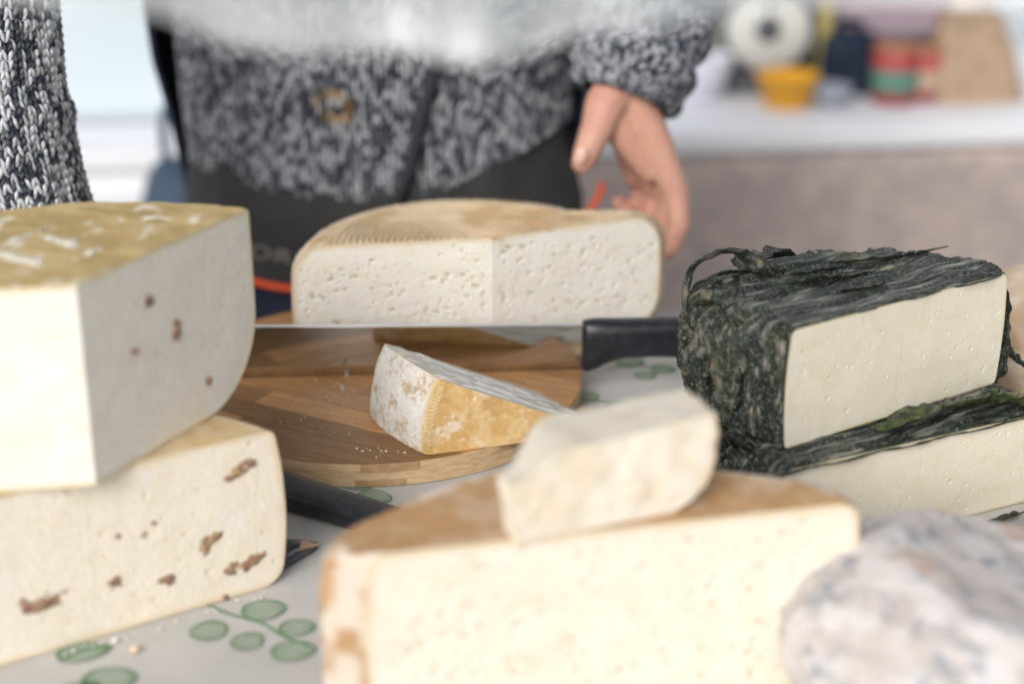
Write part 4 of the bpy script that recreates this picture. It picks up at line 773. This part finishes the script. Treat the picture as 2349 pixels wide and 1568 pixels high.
link('dial', lathe([(0, 0), (.072, 0), (.074, -.003), (0, -.003)], 48), dw, ds, False, (0, -.0295, .112), (R(90), 0, 0)); link('dial_centre', lathe([(0, 0), (.022, 0), (.024, -.004), (0, -.004)], 24), dm, ds, False, (0, -.033, .112), (R(90), 0, 0))
box('needle', (-.003, .003, -.037, -.0345, .112, .172), dm, ds, .0005); box('side_bracket', (-.112, -.088, -.03, .03, .03, .20), dg, ds, .004); box('side_bracket', (.088, .112, -.03, .03, .03, .20), mat('scale_yellow', (.42, .36, .12), .5), ds, .004)
link('weighing_pan', lathe([(0, .205), (.03, .207), (.085, .215), (.10, .235), (.098, .237), (.083, .219), (0, .211)], 40), mat('pan', (.6, .5, .5), .35, metal=.6), ds); link('pan_post', lathe([(0, .19), (.012, .19), (.012, .206), (0, .206)], 12), dm, ds)
cup('yellow_tub', 'orange yellow plastic tub in front of the dial scale', 'tub', at(1806, 2.87), [(0, 0), (.036, 0), (.039, .003), (.052, .05), (.056, .051), (.056, .055), (.050, .055), (.037, .006), (0, .006)], mat('tub_yellow', (.78, .38, .02), .4))
cup('small_dish', 'small blue grey dish beside the yellow tub', 'dish', at(1905, 2.87), [(0, 0), (.02, 0), (.036, .02), (.04, .034), (.037, .034), (.033, .02), (0, .005)], mat('dish_grey', (.30, .33, .4), .4))
def sack(name, label, cat, loc, size, m, seed, rot=0, parts_=None):
    bm = bmesh.new(); bmesh.ops.create_icosphere(bm, subdivisions=4, radius=1); me = bm_mesh(bm); V = np.empty(len(me.vertices)*3, np.float32); me.vertices.foreach_get('co', V); V = V.reshape(-1, 3).astype(float); D = V.copy()
    V = D/(np.sum(np.abs(D)**4, 1, keepdims=True)**.25); V *= (.86+.28*fbm(D*2.2+seed, 3, seed))[:, None]; V *= size; V[:, 2] = np.maximum(V[:, 2], -size[2]*.8); V[:, 2] -= V[:, 2].min(); setv(me, V)
    t = thing(name, label, cat, loc, (0, 0, rot)); link('body', me, m, t)
    link('handle', tube(spline([(-size[0]*.35, 0, V[:, 2].max()*.93), (-size[0]*.3, 0, V[:, 2].max()*1.08), (size[0]*.3, 0, V[:, 2].max()*1.08), (size[0]*.35, 0, V[:, 2].max()*.93)], 24), .007, 8), m, t); return t
sack('dark_bag', 'dark navy cloth bag between dial scale and red tin', 'bag', at(1938, 2.98), (.055, .05, .062), M['navy'], 701)
sack('tall_blue_sack', 'tall dark blue sack standing on the ground before the back counter', 'sack', at(420, 2.45, -.9), (.095, .10, .43), mat('sack_blue', (.03, .055, .095), .8, noise=(9, (.05, .08, .12), .4, .7)), 702)
cr = thing('dark_crate', 'dark grey crate carrying the mauve box on the back counter', 'crate', at(1960, 3.13), (0, 0, R(5))); cm_ = mat('crate_grey', (.055, .06, .075), .6)
box('bottom', (-.17, .17, -.10, .10, 0, .012), cm_, cr); 
for sy in (-.095, .095):
    for k in range(2): box('slat', (-.17, .17, sy-.006, sy+.006, .014+k*.04, .048+k*.04), cm_, cr, .002)
for sx in (-.165, .165): box('end_panel', (sx-.006, sx+.006, -.088, .088, .013, .09), cm_, cr, .002)
mb = thing('mauve_box', 'mauve cardboard box on the dark crate', 'box', at(1930, 3.13, CZ+.0915), (0, 0, R(5))); mm = mat('mauve_card', (.42, .33, .40), .7, noise=(14, (.36, .28, .34), .4, .7)); box('body', (-.19, .15, -.10, .10, 0, .17), mm, mb, .004); box('lid', (-.195, .155, -.105, .105, .171, .20), mm, mb, .004); box('edge_tape', (.151, .158, -.09, .09, .005, .165), cm_, mb, .001)
def tin(px, y, c1, c2, lab, h=.085, r=.04):
    t = thing('preserve_tin', lab, 'tin', at(px, y)); link('can', lathe([(0, 0), (r, 0), (r, h), (r*.94, h+.003), (0, h+.003)], 32), mat('tin_c', c1, .45), t)
    link('label_band', lathe([(r+.0008, h*.25), (r+.0012, h*.27), (r+.0012, h*.7), (r+.0008, h*.72)], 32), mat('tin_l', c2, .6), t); link('lid', lathe([(0, h+.0035), (r*.97, h+.0035), (r*1.0, h+.006), (r*1.0, h+.016), (r*.95, h+.018), (0, h+.018)], 32), mat('tin_k', (.34, .14, .08), .5), t)
tin(2050, 2.90, (.40, .05, .06), (.10, .22, .17), 'red tin with green band beside the dark bag'); tin(2118, 2.92, (.42, .06, .07), (.45, .32, .25), 'red tin with beige band beside the paper bag', .078, .034)
pbm = mat('kraft_paper', (.42, .30, .21), .85, noise=(30, (.34, .24, .165), .4, .7), bump=(60, .6, .006))
pbag = thing('paper_bag', 'brown kraft paper bag on the right end of the back counter', 'paper bag', at(2235, 2.93), (0, 0, R(8))); zz = np.linspace(0, 1, 22)
G = []
for z in zz:
    k = 1-.30*z**1.5; w_, d_ = .082*k, .055*(1-.5*z); a = np.linspace(0, 2*np.pi, 40, endpoint=False); c, s = np.cos(a), np.sin(a); e = (np.abs(c)**5+np.abs(s)**5)**-.2; wv = 1+.06*(vn(np.stack([c*3, s*3, 0*c+z*5], -1), 711)-.5)*2
    G.append(np.stack([w_*c*e*wv-.018*z, d_*s*e*wv, 0*c+z*.135], -1))
link('bag_body', mesh(np.array(G), gridf(22, 40, wrap=True)), pbm, pbag); box('folded_top', (-.074, .036, -.026, .026, .134, .150), pbm, pbag, .004); box('bag_bottom', (-.07, .07, -.045, .045, .0005, .004), pbm, pbag, .001)
jar = thing('beige_jar', 'tall beige jar behind the paper bag carrying a round basket', 'jar', at(2195, 3.10)); link('jar_body', lathe([(0, 0), (.05, 0), (.055, .006), (.055, .15), (.045, .165), (.045, .185), (0, .185)], 36), mat('jar_beige', (.50, .42, .36), .5), jar); link('lid', lathe([(0, .186), (.05, .186), (.05, .205), (.046, .208), (0, .208)], 36), mat('jar_lid', (.3, .2, .14), .5), jar)
bk = thing('round_basket', 'round tan woven basket on top of the beige jar', 'basket', at(2195, 3.10, CZ+.2085)); bkm = mat('wicker', (.40, .26, .15), .8, noise=(80, (.28, .17, .09), .4, .6), bump=(150, .8, .004)); link('bowl', lathe([(0, 0), (.05, 0), (.08, .02), (.092, .05), (.086, .05), (.075, .024), (.047, .006), (0, .006)], 40), bkm, bk); link('rim', lathe([(.086, .051), (.094, .051), (.096, .057), (.091, .061), (.085, .057), (.086, .051)], 40), bkm, bk)

cb = thing('cool_box', 'large pale blue white cool box on the left of the back counter', 'cool box', (-.80, 2.93, CZ), (0, 0, CA)); cbm = mat('cool_box_plastic', (.62, .70, .76), .5, noise=(2.5, (.56, .64, .70), .35, .7))
box('body', (-.55, .42, -.20, .20, 0, .42), cbm, cb, .02); box('lid', (-.56, .43, -.21, .21, .424, .50), cbm, cb, .02); box('base_rim', (-.555, .425, -.205, -.2005, .004, .02), mat('cool_box_rim', (.45, .49, .53), .6), cb, .001)

# ------------------------------------------------------------------ milky sheet added to imitate sky reflected on a pane, as a curtain over the table front
FY = .66
ct = thing('reflection_veil', 'milky sheet added to imitate sky reflected on a pane, hung above the cheeses', 'veil', (0, FY, 0))
hx = [-200, 0, 300, 420, 480, 700, 950, 1250, 1330, 1500, 1700, 2000, 2349, 2600]; hy = [0, 8, 20, 34, 80, 118, 128, 138, 78, 66, 38, 14, 2, -8]
pxs = np.linspace(-180, 2560, 200); pys = np.interp(pxs, hx, hy); k = np.ones(9)/9; pys = np.convolve(np.pad(pys, 4, 'edge'), k, 'valid')
G = []
for px, py in zip(pxs, pys):
    b = ony(px, py, FY); colm = []
    for t in np.linspace(0, 1, 24):
        z = b[2]+(.60-b[2])*t; colm.append((b[0]*(1+.1*t), .012*math.sin(b[0]*60+2*math.sin(b[0]*23))*(1-.4*t)+.004*math.sin(t*21+b[0]*30), z))
    G.append(colm)
link('film', mesh(np.array(G), gridf(200, 24)), M['film'], ct)
link('veil_rod', tube([(x, 0, .612) for x in np.linspace(-.9, .9, 20)], .011, 12), M['white'], ct)
for sx in (-.88, .88): link('veil_post', tube([(sx, .0, z) for z in np.linspace(-.9, .60, 12)], .012, 10), M['white'], ct)
